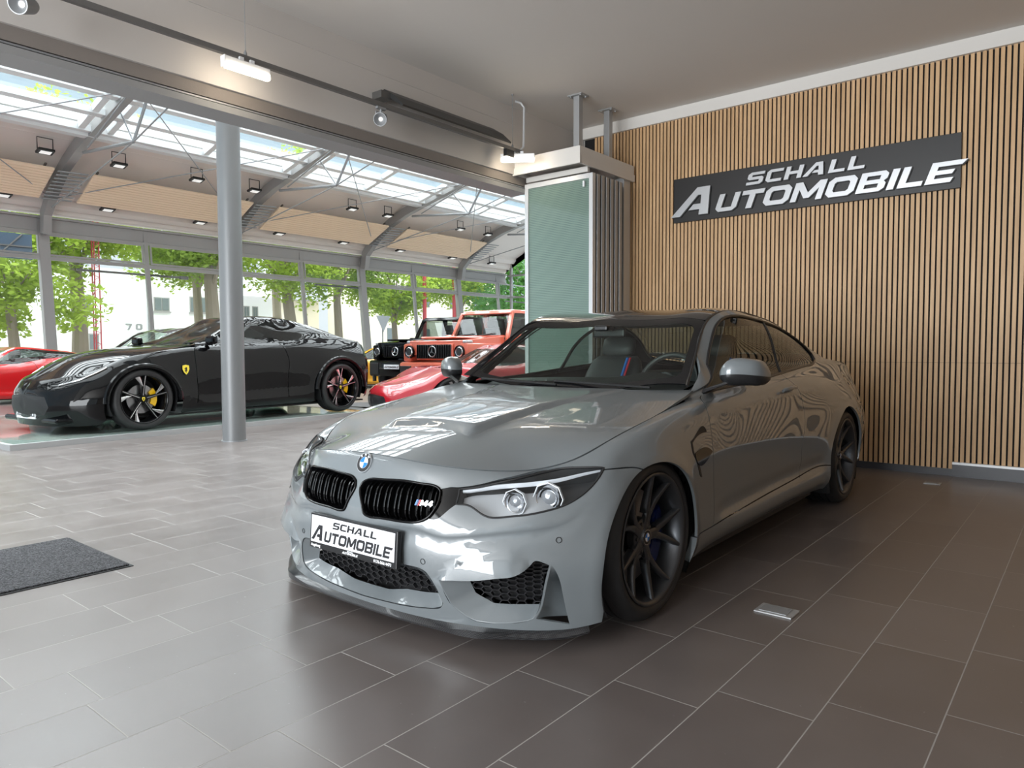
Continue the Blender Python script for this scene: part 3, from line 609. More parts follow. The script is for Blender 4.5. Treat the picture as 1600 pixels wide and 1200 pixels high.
def build_coupe():
    M=MATS; car=empty('coupe_car',(-2.29,2.565,0),.011,label='light grey two-door sports coupe with black roof parked in front of the slatted wall',cat='car')
    pt=M['greypaint']
    # ---- domain outlines on the flank surface (right-hand set from the tables) ----
    UH=2.0; arF=np.array(ARCHF); arR=np.array(ARCHR)
    uT=SKU[-1]
    outline=[(0,0)]+[(x,0) for x in np.arange(.05,arF[0][0],.05)]+[tuple(p) for p in arF if p[1]>0]
    uf=arF[-1][0]; ur=arR[0][0]; ur2=arR[-1][0]
    outline+=[(x,0) for x in np.arange(uf+.01,ur-.01,.05)]+[tuple(p) for p in arR if p[1]>0]+[(x,0) for x in np.arange(ur2+.01,uT,.05)]+[(uT,0)]
    outline+=[(uT,y) for y in np.arange(.05,1.10,.05)]+[(x,1.117) for x in np.arange(uT,UH+.15,-.05)]+[(UH+.12,1.117),(UH+.03,.97),(UH,.86)]+[(UH,.75),(UH-.02,.697)]
    # hood side going forward, with the notch over the headlight
    seal=np.array(SEAL)
    topline=[(x,.6953) for x in np.arange(UH-.07,.0,-.03)]+[(0,.6965)]
    outline+=topline
    kid=smooth_line(KIDNEY,.008,True,60); hl=smooth_line(HEADLIGHT,.008,True,50)
    bp=smooth_line(SIDEPANEL,.01,True,30)
    # one opening for kidney + black side panel + headlight + seal above it
    holes=[kid]
    INTo=[p for p in INT_O if p[0]>.02]; into=[(0,.016)]+[(.05,.017),(.104,.0185),(.2075,.0215),(.307,.027)]+INTo[3:]+[(.22,.196),(.12,.1975),(0,.198)]
    into=[(max(p[0],0),p[1]) for p in into]
    # half opening at the centre plane: handled by making the outline step around it
    intoS=smooth_line(into,.01,False,50)
    fogo=list(FOG_O); fogo=[(u_,max(v_,.012)) for u_,v_ in fogo]; ftop=smooth_line(fogo[:10],.008,False,60); fogoS=np.concatenate([ftop[:-1],smooth_line(fogo[9:],.008,False,28)])
    finb=[(u_,max(v_,.012)) for u_,v_ in FIN_B]; fina=[(u_,max(v_,.012)) for u_,v_ in FIN_A[:-1]]
    A=resamp(smooth_line(fina,.005),n=26)+np.array([.006,0]); B=resamp(smooth_line(finb,.005),n=26)
    A[0]=(A[0]+B[0])/2; B[0]=A[0]
    fin=np.concatenate([A,B[::-1][:-1]])
    front=[holes[0],bp,hl]
    outl=[]
    for p in outline: outl.append(p)
    # intake notch: replace the centre edge
    outl=outl[:-1]  # drop (0,.6965) so we can walk down the centre
    outl+=[(0,.6965),(0,.6),(0,.5),(0,.4),(0,.3),(0,.2)]+[tuple(p) for p in intoS[::-1]]
    # seal/headlight/panel union polygon
    un=[(0.4144,.562),(.44,.573)]+[tuple(p) for p in smooth_line(SEAL[::-1][0:1]+SEAL[9:][::-1],.01)] if False else None
    lowh=[tuple(p) for p in smooth_line(HEADLIGHT[2:15],.01,False,50)]
    ups=[tuple(p) for p in smooth_line([HEADLIGHT[14]]+SEAL[9:17],.01,False,50)]
    panl=[tuple(p) for p in smooth_line(SIDEPANEL[4:9],.01,False,50)]
    union=[ (0.4155,.5605),(.43,.5665),(.455,.577)]+[tuple(x) for x in ups[::-1]][0:] if False else None
    U1=ups                              # headlight outer corner -> inner top
    U2=[(.452,.576),(.43,.5665),(.4165,.5605)]
    U3=[tuple(p) for p in smooth_line([(.4144,.5585),(.4207,.5288),(.4186,.4844),(.4056,.4392),(.3843,.3992)],.01)]
    U4=panl[::-1][1:]
    uni=np.array(lowh+U1+U2+U3+U4)
    holes=[kid,uni,fogoS,fin]
    gaps=[smooth_line(g,.015,False,60) for g in ([(1.06,.5645)]+[tuple(p) for p in BUMPLINE[1:]],)]
    doorf=smooth_line([(2.16,.70)]+[tuple(p) for p in DOORF[1:]]+[(2.02,.118)],.015,False,60); doorr=smooth_line([(3.262,.70)]+[tuple(p) for p in DOORR[1:]]+[(3.372,.155)],.015,False,60)
    sill=smooth_line([(1.72,.118)]+[tuple(p) for p in SILL]+[(3.89,.165)],.03,False,60)
    dlo=smooth_line(DLO,.012,True,45)
    rb=[(4.74,-.02),(4.74,.42),(5.2,.44),(uT+.02,.44)]; seam=[(2.0,1.02),(2.09,1.07),(2.18,1.0),(2.19,.70)]
    dk=[(4.55,1.14),(4.62,.74),(5.45,.72),(uT+.02,.72)]
    gaps+=[doorf,doorr,sill,np.array(rb),np.array(dk)]
    holes.append(dlo)
    btl=smooth_line(BROW_T,.008,False,60); CRU=[.0,.1,.37,.437,.514,.64,.742,.845,.90,.95]; CRV=[.335,.335,.345,.3348,.3459,.374,.392,.411,.43,.46]
    crl=np.stack([np.linspace(.0,1.0,80),basis(np.array(CRU),basis_matrix(np.array(CRU)),np.linspace(0,1.0,80))@np.array(CRV)],1); crl=crl[crl[:,0]<.98]
    extra=[btl,smooth_line(BROW_F,.01,False,60),crl[crl[:,0]>.02],crl[crl[:,0]>.02]-np.array([0,.018]),crl[crl[:,0]>.02]-np.array([0,.009])]
    V,T=tri_domain(np.array(outl),holes,gaps,extra,step=.024,gw=.005)
    # eyebrow relief above the side intake
    bt=btl; bf=smooth_line(BROW_F,.008,False,60); fl=ftop[ftop[:,0]<.778]
    base_disp=SKIRT.disp
    def disp2(u,v,p):
        d=base_disp(u,v,p)
        vb=np.interp(u,fl[:,0],fl[:,1]); vt=np.interp(u,bt[:,0],bt[:,1])+.0005; vf=np.interp(u,bf[:,0],bf[:,1])
        on=((u>.4166)&(u<.777)&(v>=vb-.004)&(v<=vt)); env=np.clip((u-.4166)/.04,0,1)*np.clip((.777-u)/.03,0,1)
        dt=.009*np.clip((u-.50)/.10,0,1)*np.clip((.775-u)/.06,0,1)
        d=d+np.where(on,dt+.012*env*(vt-v)/np.maximum(vt-vb,.004),0)
        on2=((u>.50)&(u<.775)&(v>vt)&(v<vf)); d=d+np.where(on2,dt*(vf-v)/np.maximum(vf-vt,.004),0)
        # character line from the nostrils to the corner, soft shelf under it
        cr=np.interp(u,crl[:,0],crl[:,1]); k=(u>-.5)&(u<.98)&(v<cr)&(v>cr-.09)
        w=np.clip((.98-u)/.15,0,1)*np.clip((np.abs(u)-.02)/.1,0,1)
        d=d-np.where(k,.007*w*np.clip((cr-v)/.018,0,1)*(1-sstep((cr-.018-v)/.07)),0)
        return d
    SKIRT.disp=disp2
    P=SKIRT.pos(*V.T); P[np.abs(V[:,0])<1e-6,0]=0; Nn=SKIRT.nrm(*V.T); Nn[np.abs(V[:,0])<1e-6,0]=0; Nn/=np.linalg.norm(Nn,axis=1)[:,None]
    C=V[T].mean(1); u,v=C.T
    def above(line,u,v,ax=0):
        L=np.array(line); 
        if ax==0: o=np.argsort(L[:,0]); return v>np.interp(u,L[o,0],L[o,1])
        o=np.argsort(L[:,1]); return u>np.interp(v,L[o,1],L[o,0])
    s_low=~above(sill,u,v)&(u>1.6)&(u<4.0)
    bump=(~above([(.9,.5645)]+list(map(tuple,gaps[0])),u,v))&(u<1.5)
    bump=bump|(u<.95)
    bump&=(u<1.38)
    door=above(doorf,u,v,1)&~above(doorr,u,v,1)&(v<.72)&~s_low&(u>1.9)
    rbump=(u>4.74)&(v<.44)
    deck=above(dk,u,v)&(u>4.55)
    fend=(u<2.25)&~bump&~door&~s_low&~((u>2.0)&(v>.70))
    quar=~(bump|door|s_low|rbump|deck|fend)
    front_b=bump
    def sh(mask,mir,fl=.010): return panel(P,Nn,T[mask],fl,mir)
    # centre-plane edges must not be turned in
    def panel_c(mask,fl=.010):
        Vv,Ff,LL=panel(P,Nn,T[mask],fl,0)
        nF=[];nL=[];k=0
        for f in Ff:
            n=len(f); l=LL[k:k+n]; k+=n
            if n==4 and all(abs(Vv[i][0])<1e-5 for i in f): continue
            nF.append(f); nL+=l
        s=(Vv,nF,nL); return [s,mirror_sheet(s)]
    bs=panel_c(front_b)
    # recessed bands round the intakes (body colour)
    inti=[(0,.034)]+[(max(p[0],0),p[1]+.002) for p in INT_I[1:]]; inti=[(0,.032),(.0891+.02,.033)]+[(p[0],p[1]+.006) for p in INT_I[2:8]]+[(.2034,.1453),(0,.150)]
    def half_loft(Po,Pi,depth,anch):
        Po,Pi=np.array(Po),np.array(Pi); A=[];B=[]
        for (a,b),(c,d) in zip(anch[:-1],anch[1:]):
            n=max(4,int(chord(Po[a:c+1])[-1]/.02)); A.append(resamp(Po[a:c+1],n=n+1)[:-1]); B.append(resamp(Pi[b:d+1],n=n+1)[:-1])
        A.append(Po[anch[-1][0]:anch[-1][0]+1]); B.append(Pi[anch[-1][1]:anch[-1][1]+1]); A=np.concatenate(A);B=np.concatenate(B); n=len(A)
        pa,na=SKIRT.pos(*A.T),SKIRT.nrm(*A.T); pb,nb=SKIRT.pos(*B.T),SKIRT.nrm(*B.T); pb=pb-nb*depth
        pa[A[:,0]<1e-6,0]=0; pb[B[:,0]<1e-6,0]=0
        d=pb-pa; L=np.linalg.norm(d,axis=1)[:,None]; r1=pa+d/L*np.minimum(.005,L*.3)-na*.001
        rg=[pa,r1]+[r1+(pb-r1)*t for t in (.25,.5,.75,1)]; Vv=np.concatenate(rg); F=[(k*n+i,(k+1)*n+i,(k+1)*n+i+1,k*n+i+1) for k in range(5) for i in range(n-1)]
        nn=area_normals(Vv,F); nn[:n]=na; nn[np.abs(Vv[:,0])<1e-6,0]=0
        return [tuple(x) for x in Vv],F,[tuple(nn[i]) for f in F for i in f]
    i_t=len(into); 
    IO=np.array(into); II=np.array(inti)
    # match: start(centre bottom) .. corner .. top .. centre
    ci=int(np.argmax(IO[:,0])); cj=int(np.argmax(II[:,0]))
    hs=half_loft(IO,II,.055,[(0,0),(ci-1,cj),(ci+1,cj),(ci+3,cj+1),(ci+6,min(cj+3,len(II)-3)),(len(IO)-1,len(II)-1)])
    bs+=[hs,mirror_sheet(hs)]
    fi=[(p[0],max(p[1],.028)) for p in FOG_I]; fo=fogo
    ff=loft_pocket(SKIRT,fo,fi,.055,[(0,0),(2,1),(3,2),(4,3),(5,4),(6,5),(7,6),(8,7),(9,8),(10,9),(11,10),(13,11),(16,12),(18,13),(20,15),(21,16%len(fi))],per=4)
    bs+=[ff[:3],mirror_sheet(ff)]
    # air-curtain channel behind the fin: ridge flush, sunk to the corner panel
    n=len(A); pa,na=SKIRT.pos(*A.T),SKIRT.nrm(*A.T); pb,nb=SKIRT.pos(*B.T),SKIRT.nrm(*B.T); dp=(.06*sstep(np.linspace(0,1,n)*2.2))[:,None]
    rg=[pa,pa+(pb-pa)*.06-na*.001]+[pa+(pb-pa)*t-na*dp*t**.7 for t in (.3,.55,.8,.97)]; Vv=np.concatenate(rg); F=[(k*n+i,(k+1)*n+i,(k+1)*n+i+1,k*n+i+1)[::-1] for k in range(5) for i in range(n-1)]
    nn=area_normals(Vv,F)
    if (nn[:n]*na).sum()<0: F=[f[::-1] for f in F]; nn=-nn
    fs=([tuple(x) for x in Vv],F,[tuple(nn[i]) for f in F for i in f]); bs+=[fs,mirror_sheet(fs)]
    Vv=np.concatenate([rg[-1],pb]); F=[(i,n+i,n+i+1,i+1)[::-1] for i in range(n-1)]; nn=area_normals(Vv,F); fs=([tuple(x) for x in Vv],F,[tuple(nn[i]) for f in F for i in f]); bs+=[fs,mirror_sheet(fs)]
    sheet_obj('front_bumper',bs,pt,car)
    for sg in (0,1):
        sheet_obj('fender',[panel(P,Nn,T[fend],.012,sg)],pt,car)
        d=sheet_obj('door',[panel(P,Nn,T[door],.012,sg)],pt,car)
        hb=MB()
        hu=np.linspace(3.02,3.245,13); up_=SKIRT.pos(hu,np.full(13,.566)); nn=SKIRT.nrm(hu,np.full(13,.566)); off=.006+.032*np.sin(np.linspace(.15,np.pi-.15,13))**.6
        pts=up_+nn*off[:,None]; pts[:,0]*=(-1 if sg else 1)
        hb.tube([tuple(p) for p in pts],[.008]+[.012]*11+[.008],10); hb.build('door_handle',pt,d,smooth=True)
        sheet_obj('side_skirt',[panel(P,Nn,T[s_low],.03,sg)],pt,car)
        sheet_obj('quarter_panel',[panel(P,Nn,T[quar],.014,sg)],pt,car)
    sheet_obj('rear_bumper',panel_fix(panel(P,Nn,T[rbump],.01,0)),pt,car)
    sheet_obj('boot_lid',panel_fix(panel(P,Nn,T[deck],.01,0)),pt,car)
    SKIRT.disp=base_disp
    # dark inner shell just behind the gaps
    gu,gv=np.meshgrid(np.linspace(.45,uT,150),np.linspace(.13,1.11,34),indexing='ij'); q=SKIRT.base(gu.ravel(),gv.ravel())-SKIRT.bn(gu.ravel(),gv.ravel())*.03
    G=np.arange(150*34).reshape(150,34); V0=np.stack([gu.ravel(),gv.ravel()],1)
    ok=~inpoly(V0,dlo)&~((V0[:,1]>.66)&(V0[:,0]<2.0))&~((V0[:,0]<1.02)); 
    for c in (arF,arR): ok&=~inpoly(V0,np.concatenate([c,[(c[-1][0],-.1),(c[0][0],-.1)]]))
    F=[(G[i,j],G[i+1,j],G[i+1,j+1],G[i,j+1]) for i in range(149) for j in range(33) if ok[[G[i,j],G[i+1,j],G[i+1,j+1],G[i,j+1]]].all()]
    mb=MB(); mb.add(q.tolist(),F); mb.add((q*np.array([-1,1,1])).tolist(),[f[::-1] for f in F])
    # floor pan and firewall
    mb.box2((-.86,-.05+.45,.13),(.86,2.35,.16)); mb.box2((-.78,3.25,.2),(.78,3.75,.24)); mb.box2((-.72,.38,.16),(.72,.40,.80)); mb.box2((-.62,-.60,.10),(.62,.4,.125)); mb.box2((-.40,-.60,.125),(.40,-.585,.50))
    mb.build('inner_shell',M['blackp'],car,fix=False)
    # wheel wells
    for (b0,z0,R_) in (AF,AR):
        for sg in (-1,1):
            wl=MB(); V_=[];m=28
            for k in range(m+1):
                t=math.radians(-28+236*k/m)
                for a_,rr in ((.925,R_-.003),(.915,R_+.008),(.60,R_+.01)): V_.append((sg*a_*(1.03 if b0>1 else 1),b0+rr*math.cos(t),max(.12,z0+rr*math.sin(t))))
            F_=[(3*k+j,3*k+j+1,3*k+4+j,3*k+3+j) for k in range(m) for j in range(2)]
            wl.add(V_,F_); 
            V_=[(sg*.60,b0,z0)]+[(sg*.60,b0+R_*1.03*math.cos(t),max(.12,z0+R_*1.03*math.sin(t))) for t in np.radians(np.linspace(-30,210,25))]
            wl.add(V_,[(0,i,i+1) for i in range(1,25)]); wl.build('wheel_well',M['blackp'],car,fix=False)
    # ---- bonnet ----
    eu=np.concatenate([np.linspace(0,1.95,90),[UH-.01]]); ed=SKIRT.base(eu,np.full(len(eu),.7035))
    # keep the bonnet behind the headlight notch
    ups_=np.array(ups); vv=np.interp(eu,*zip(*sorted([(0,.70),(.69,.70)]+[(p[0],p[1]+.012) for p in SEAL[9:15]]+[(1.06,.70),(2.1,.70)])))
    ed=SKIRT.base(eu,np.maximum(.7060,vv))
    pl=[(p[0],p[1]) for p in ed]
    rear=[(a_,.60+.10*(a_/pl[-1][0])**2) for a_ in np.linspace(pl[-1][0],0,30)][1:]
    ho=[(0,b_) for b_ in np.linspace(rear[-1][1],pl[0][1]+.006,40)][1:-1]
    ho=pl[0:1]+pl[1:]+rear+ho; ho[0]=(0,ho[0][1])
    hc1=[(e_,b_) for b_,e_ in zip(np.linspace(-.37,.6,40),np.interp(np.linspace(-.37,.6,40),*HED))]; hc2=[(a_,-.335-.05*(a_/.27)**2) for a_ in np.linspace(0,.30,16)]
    Vh,Th=tri_domain(np.array(ho)[::-1],extra=[hc1,hc2],step=.02)
    Ph=HOOD.pos(*Vh.T);Nh=HOOD.nrm(*Vh.T); c0=np.abs(Vh[:,0])<1e-6; Nh[c0,0]=0
    sheet_obj('bonnet',panel_fix(panel(Ph,Nh,Th,.012,0)),pt,car)
    gq=SKIRT.base(np.linspace(0,1.97,90),np.full(90,.700))-SKIRT.bn(np.linspace(0,1.97,90),np.full(90,.700))*.012
    mb=MB(); mb.tube([tuple(q*np.array([-1,1,1])) for q in gq[::-1][:-1]]+[tuple(q) for q in gq],.0085,6); mb.build('bonnet_gap',M['blackp'],car,smooth=True)
    # ---- kidney grilles ----
    kc=np.array(kid)
    for sg in (0,1):
        s_=-1 if sg else 1
        # frame: rounded bead round the outline
        P0=SKIRT.pos(*kc.T);N0=SKIRT.nrm(*kc.T); cen=P0.mean(0); t=np.roll(P0,-1,0)-np.roll(P0,1,0); t/=np.linalg.norm(t,axis=1)[:,None]; inn=np.cross(N0,t); 
        if ((cen-P0)*inn).sum()<0: inn=-inn
        ringv=[]
        for a_,h_ in ((-.001,-.012),(0,.002),(.002,.006),(.006,.008),(.009,.005),(.011,-.003),(.011,-.06)): ringv.append(P0+inn*a_+N0*h_)
        n=len(P0); Vk=np.concatenate(ringv)*np.array([s_,1,1]); F=[(k*n+i,(k+1)*n+i,(k+1)*n+(i+1)%n,k*n+(i+1)%n) for k in range(6) for i in range(n)]
        if s_<0: F=[f[::-1] for f in F]
        g=empty('kidney_grille'); g.parent=car
        mb=MB(); mb.add(Vk.tolist(),F); mb.build('frame',M['gloss_black'],g,smooth=True,ang=80,fix=True)
        bk=MB(); V_,T_=tri_domain(kc,step=.04); q=SKIRT.pos(*V_.T)-SKIRT.nrm(*V_.T)*.055; bk.add((q*np.array([s_,1,1])).tolist(),[tuple(t) for t in T_]); bk.build('radiator_screen',M['blackp'],g)
        lo,hi=kc[:,0].min(),kc[:,0].max()
        for k in range(7):
            u0=lo+.048+(hi-lo-.085)*k/6
            # vertical span inside the opening
            ys=[]
            for i in range(n):
                a_,b_=kc[i],kc[(i+1)%n]
                if (a_[0]-u0)*(b_[0]-u0)<0: ys.append(a_[1]+(b_[1]-a_[1])*(u0-a_[0])/(b_[0]-a_[0]))
            v0,v1=min(ys)+.008,max(ys)-.008; sl=MB()
            for du in (-.010,.010):
                vs=np.linspace(v0,v1,12); q=SKIRT.pos(np.full(12,u0+du),vs);nn=SKIRT.nrm(np.full(12,u0+du),vs); dd=.004+.030*np.abs(np.linspace(-1,1,12))**4
                fr=(q-nn*dd[:,None])*np.array([s_,1,1]); bk_=(q-nn*(dd[:,None]+.035))*np.array([s_,1,1]); w_=.0038
                Vs=[];m=12
                for p_,r_ in zip(fr,bk_): Vs+=[(p_[0]-w_,p_[1],p_[2]),(p_[0]+w_,p_[1],p_[2]),(r_[0]+w_,r_[1],r_[2]),(r_[0]-w_,r_[1],r_[2])]
                sl.add(Vs,[(4*i+j,4*i+(j+1)%4,4*i+4+(j+1)%4,4*i+4+j) for i in range(m-1) for j in range(4)]+[(0,1,2,3),(44,45,46,47)])
            sl.build('slat',M['gloss_black'],g,bevel=.0012)
        # black panel to the headlight
        pv,ptt=tri_domain(bp,step=.03); q=SKIRT.pos(*pv.T)-SKIRT.nrm(*pv.T)*.004
        sheet_obj('side_trim',[panel(q,SKIRT.nrm(*pv.T),ptt,.02,sg)],M['gloss_black'],g)
        if not sg:
            bd=MB(); u0,v0=.345,.470; c_=SKIRT.pos([u0],[v0])[0]+SKIRT.nrm([u0],[v0])[0]*.002; nn=Vector(SKIRT.nrm([u0],[v0])[0]); ex=Vector((0,0,1)).cross(nn).normalized()
            ey=nn.cross(ex)
            text_mesh('M4',.021,Vector(c_)-ey*.011-ex*.008,ex,ey,.003,slant=.3,gap=.2,wide=.9,mi=3,mb=bd)
            for j,mm in enumerate((0,1,2)):
                bd.prism([(-.030+j*.0065,-.011),(-.025+j*.0065,-.011),(-.018+j*.0065,.011),(-.023+j*.0065,.011)],c_,ex,ey,nn*.003,mm)
            bd.build('model_badge',[M['mblue'],M['mdark'],M['mred'],M['chrome']],g)
    # black seal strip over the headlights
    sv,st=tri_domain(uni,[hl],step=.02); q=SKIRT.pos(*sv.T)-SKIRT.nrm(*sv.T)*.014
    sheet_obj('front_trim',[panel(q,SKIRT.nrm(*sv.T),st,0,2)],M['blackp'],car)
    # ---- headlights ----
    for sg in (0,1):
        s_=-1 if sg else 1
        h=empty('headlight'); h.parent=car
        hv,ht=tri_domain(hl,step=.02); P_=SKIRT.pos(*hv.T);N_=SKIRT.nrm(*hv.T); sheet_obj('lens_cover',[panel(P_-N_*.002,N_,ht,.004,sg)],M['clear'],h)
        # bowl
        c0=np.array(hl); inner=c0+( c0.mean(0)-c0)*.06
        L=loft_pocket(SKIRT,c0,inner,.07,[(0,0),(len(c0)//3,len(c0)//3),(2*len(c0)//3,2*len(c0)//3)],per=20,lip=.002)
        bt_,tt_=tri_domain(inner,step=.03); pb_=SKIRT.pos(*bt_.T)-SKIRT.nrm(*bt_.T)*.07; s2=panel(pb_,SKIRT.nrm(*bt_.T),tt_,0,0)
        sheets=[L[:3],s2]
        if sg: sheets=[mirror_sheet(x) for x in sheets]
        sheet_obj('housing',sheets,[M['lampdark']],h)
        rf=np.array(HEADLIGHT)[[1,2,3,4,5,6,7,8,9,10]]; rf=np.concatenate([rf,[(.82,.545),(.80,.60),(.70,.592),(.60,.572),(.52,.555)]]); rf=rf+(rf.mean(0)-rf)*.07; rv,rt=tri_domain(smooth_line(rf,.01,True,40),step=.03); pr_=SKIRT.pos(*rv.T)-SKIRT.nrm(*rv.T)*.050; sheet_obj('reflector',[panel(pr_,SKIRT.nrm(*rv.T),rt,.01,sg)],M['lampgrey'],h)
        ob_=SKIRT.pos(*c0.T)-SKIRT.nrm(*c0.T)*.001; ob_[:,0]*=s_; mb=MB(); mb.tube([tuple(x) for x in ob_],.0042,6,closed=True); mb.build('seal',M['blackp'],h,smooth=True)
        Dl=smooth_line(HL_DRL,.01,False,80); pd=(SKIRT.pos(*Dl.T)-SKIRT.nrm(*Dl.T)*.012)*np.array([s_,1,1])
        mb=MB(); V_=[];nd=len(pd); nr=SKIRT.nrm(*Dl.T)*np.array([s_,1,1])
        wd=np.interp(np.linspace(0,1,nd),[0,.05,.6,1],[.006,.009,.007,.002])
        for i,p_ in enumerate(pd):
            for dz,dn in ((wd[i],0),(wd[i]*.4,.006),(-wd[i]*.6,.004),(-wd[i],-.003)): V_.append(tuple(p_+np.array([0,0,dz])+nr[i]*dn))
        mb.add(V_,[(4*i+j,4*i+(j+1)%4,4*i+4+(j+1)%4,4*i+4+j) for i in range(nd-1) for j in range(4)]); mb.build('daytime_light',M['lampwhite'],h,smooth=True)
        # silver eyebrow plate behind the strip and lower reflector
        for (u_,v_),rr,kind in zip([HL_C[0],(HL_C[1][0]-.004,HL_C[1][1]-.006)],(.050,.060),(0,1)):
            c_=SKIRT.pos([u_],[v_])[0]; n_=SKIRT.nrm([u_],[v_])[0]
            d_=Vector((n_[0]*.5,-1,0)).normalized(); c_=(Vector(c_)-Vector(n_)*.040); c_=Vector((c_.x*s_,c_.y,c_.z)); d_=Vector((d_.x*s_,d_.y,d_.z))
            R_=d_.to_track_quat('X','Z').to_matrix()
            mb=MB()
            def ad(prof,mi,n=40,hexa=False,sy=1):
                t=MB(); t.lathe(prof,n); mb.add([c_+R_@Vector((v[0],v[1]*sy,v[2])) for v in t.V],t.F,mi)
            ad([(rr*.60,.0),(rr*.66,.012),(rr*.72,.014),(rr*.76,.004),(rr*.80,-.02)],0)
            ad([(rr*.95,-.004),(rr*.96,.006),(rr*1.01,.006),(rr*1.02,-.006)],1,8)
            ad([(0,.006),(rr*.3,.004),(rr*.52,-.004),(rr*.60,-.02)],2)
            ad([(rr*.60,-.0),(rr*.45,-.03),(0,-.04)],3)
            ob=mb.build('projector',[M['chrome'],M['lampwhite'],M['lensglass'],M['blackp']],h,smooth=True,ang=30)
    # ---- centre and side intake meshes ----
    ctr=np.array([(0,.036)]+[(p[0]-.004,p[1]+.009) for p in INT_I[1:5]]+[(p[0]-.006,p[1]) for p in INT_I[5:8]]+[(.2034,.142),(0,.147)])
    full=np.concatenate([ctr,(ctr*np.array([-1,1]))[::-1][1:-1]])
    class MS:
        def pos(s,u,v):
            u=np.asarray(u,float); p=SKIRT.pos(np.abs(u),v); p[:,0]*=np.where(u<0,-1,1); return p
        def nrm(s,u,v):
            u=np.asarray(u,float); p=SKIRT.nrm(np.abs(u),v); p[:,0]*=np.where(u<0,-1,1); return p
    honeycomb(MS(),full,.058,.052,.024,.0028,M['mesh_black'],'centre_mesh',car,False)
    backing(MS(),full,.085,M['blackp'],'intake_back',car,False)
    class RS:
        def __init__(s,g): s.g=np.array([g,1,1])
        def pos(s,u,v): return SKIRT.pos(u,v)*s.g
        def nrm(s,u,v): return SKIRT.nrm(u,v)*s.g
    for g_ in (1,-1): honeycomb(RS(g_),fi,.060,.046,.0215,.0032,M['mesh_black'],'side_mesh',car,False); backing(RS(g_),fi,.085,M['blackp'],'intake_back',car,False)
    # ---- carbon splitter ----
    lu=np.concatenate([np.linspace(0,.4,9),np.linspace(.45,1.0,23)]); lp=SKIRT.base(lu,lu*0); ln=SKIRT.bn(lu,lu*0); ln[:,2]=0; ln/=np.linalg.norm(ln,axis=1)[:,None]
    bul=np.exp(-((lu-.56)/.10)**2); 
    prof=[]
    for p_,n_,b_,u_ in zip(lp,ln,bul,lu):
        o=.004+.020*b_+.012*min(1,u_/.5)*max(0,min(1,(1.02-u_)/.12)); rise=.020*b_
        prof.append([p_-n_*.05+[0,0,.0],p_+n_*-.004+[0,0,.004],p_+n_*o+[0,0,-.010+rise*.5],p_+n_*(o+.006)+[0,0,-.018+rise],p_+n_*(o+.004)+[0,0,-.026],p_+n_*(o-.01)+[0,0,-.032],p_-n_*.08+[0,0,-.030]])
    prof=np.array(prof); n=len(prof); K=prof.shape[1]; allp=np.concatenate([prof[::-1][:-1]*np.array([-1,1,1]),prof]); m=len(allp)
    mb=MB(); mb.add(allp.reshape(-1,3).tolist(),[(i*K+j,i*K+j+1,(i+1)*K+j+1,(i+1)*K+j) for i in range(m-1) for j in range(K-1)]+[tuple(range(K)),tuple(range((m-1)*K,m*K))]); mb.build('front_splitter',M['carbon'],car,smooth=True,ang=40)
    # ---- windscreen, roof, rear window, boot top ----
    uW=np.interp(1.2,[c[1] for c in TC],TPU); top=TopS()
    def topsheet(name,u0,u1,v1,m,fl=.006,step=.03,hole=None):
        o=[(u0,-v1),(u1,-v1),(u1,v1),(u0,v1)]; o=resamp(o,step=.03,closed=True); V_,T_=tri_domain(o,holes=hole or [],step=step); return sheet_obj(name,[panel(top.pos(*V_.T),top.nrm(*V_.T),T_,fl,0,True)],m,car)
    def fr(u0,u1,v1,iu0,iu1,iv,r=.06):
        L=[(iu0,-iv+r),(iu0,iv-r),(iu0+r*.3,iv-r*.3),(iu0+r,iv),(iu1-r,iv),(iu1-r*.3,iv-r*.3),(iu1,iv-r),(iu1,-iv+r),(iu1-r*.3,-iv+r*.3),(iu1-r,-iv),(iu0+r,-iv),(iu0+r*.3,-iv+r*.3)]
        return resamp(L,step=.02,closed=True)
    w0,w1=.012,uW
    inner=fr(0,0,0,w0+.045,w1-.080,.555)
    topsheet('windscreen_border',w0,w1,.597,M['frit'],.006,.03,[inner])
    V_,T_=tri_domain(inner,step=.04); sheet_obj('windscreen',[panel(top.pos(*V_.T),top.nrm(*V_.T),T_,0,0,True)],M['carglass'],car)
    uR=np.interp(2.45,[c[1] for c in TC],TPU); uB=np.interp(3.12,[c[1] for c in TC],TPU)
    topsheet('roof_panel',w1+.004,uR,.592,M['carbonroof'])
    topsheet('rear_window',uR+.004,uB,.585,M['carglass2'])
    topsheet('boot_top',uB+.004,TPU[-1],.596,pt)
    # gutter strip closing the joint between roof skin and side frame
    mb=MB()
    for sg in (-1,1):
        us=np.linspace(0.0,TPU[-1],60); q=TOP.pos(us,np.full(60,.597)); q2=TOP.pos(us,np.full(60,.60))
        rr=q2.copy(); rr[:,0]*=sg; mb.tube([tuple(p+np.array([0,0,-.004])) for p in rr],.0075,8)
    mb.build('roof_gutter',M['trimblack'],car,smooth=True)
    # scuttle under the windscreen edge with wipers
    sc=MB(); aa=np.linspace(-.70,.70,29); V_=[]
    for a_ in aa:
        t=abs(a_)/.70; V_+=[(a_,.58+.10*t*t,float(hood_z(a_,.6)[0])-.020),(a_,.68+.075*t*t,float(hood_z(a_,.6)[0])+.004)]
    sc.add(V_,[(2*i,2*i+1,2*i+3,2*i+2) for i in range(28)])
    for x0,x1 in ((.55,-.05),(-.02,-.60)):
        pts=[(x0+(x1-x0)*t,.655+.03*abs(x0+(x1-x0)*t)+.02*t,float(hood_z(0,.6)[0])+.018+.02*t) for t in np.linspace(0,1,8)]; sc.tube(pts,.006,6)
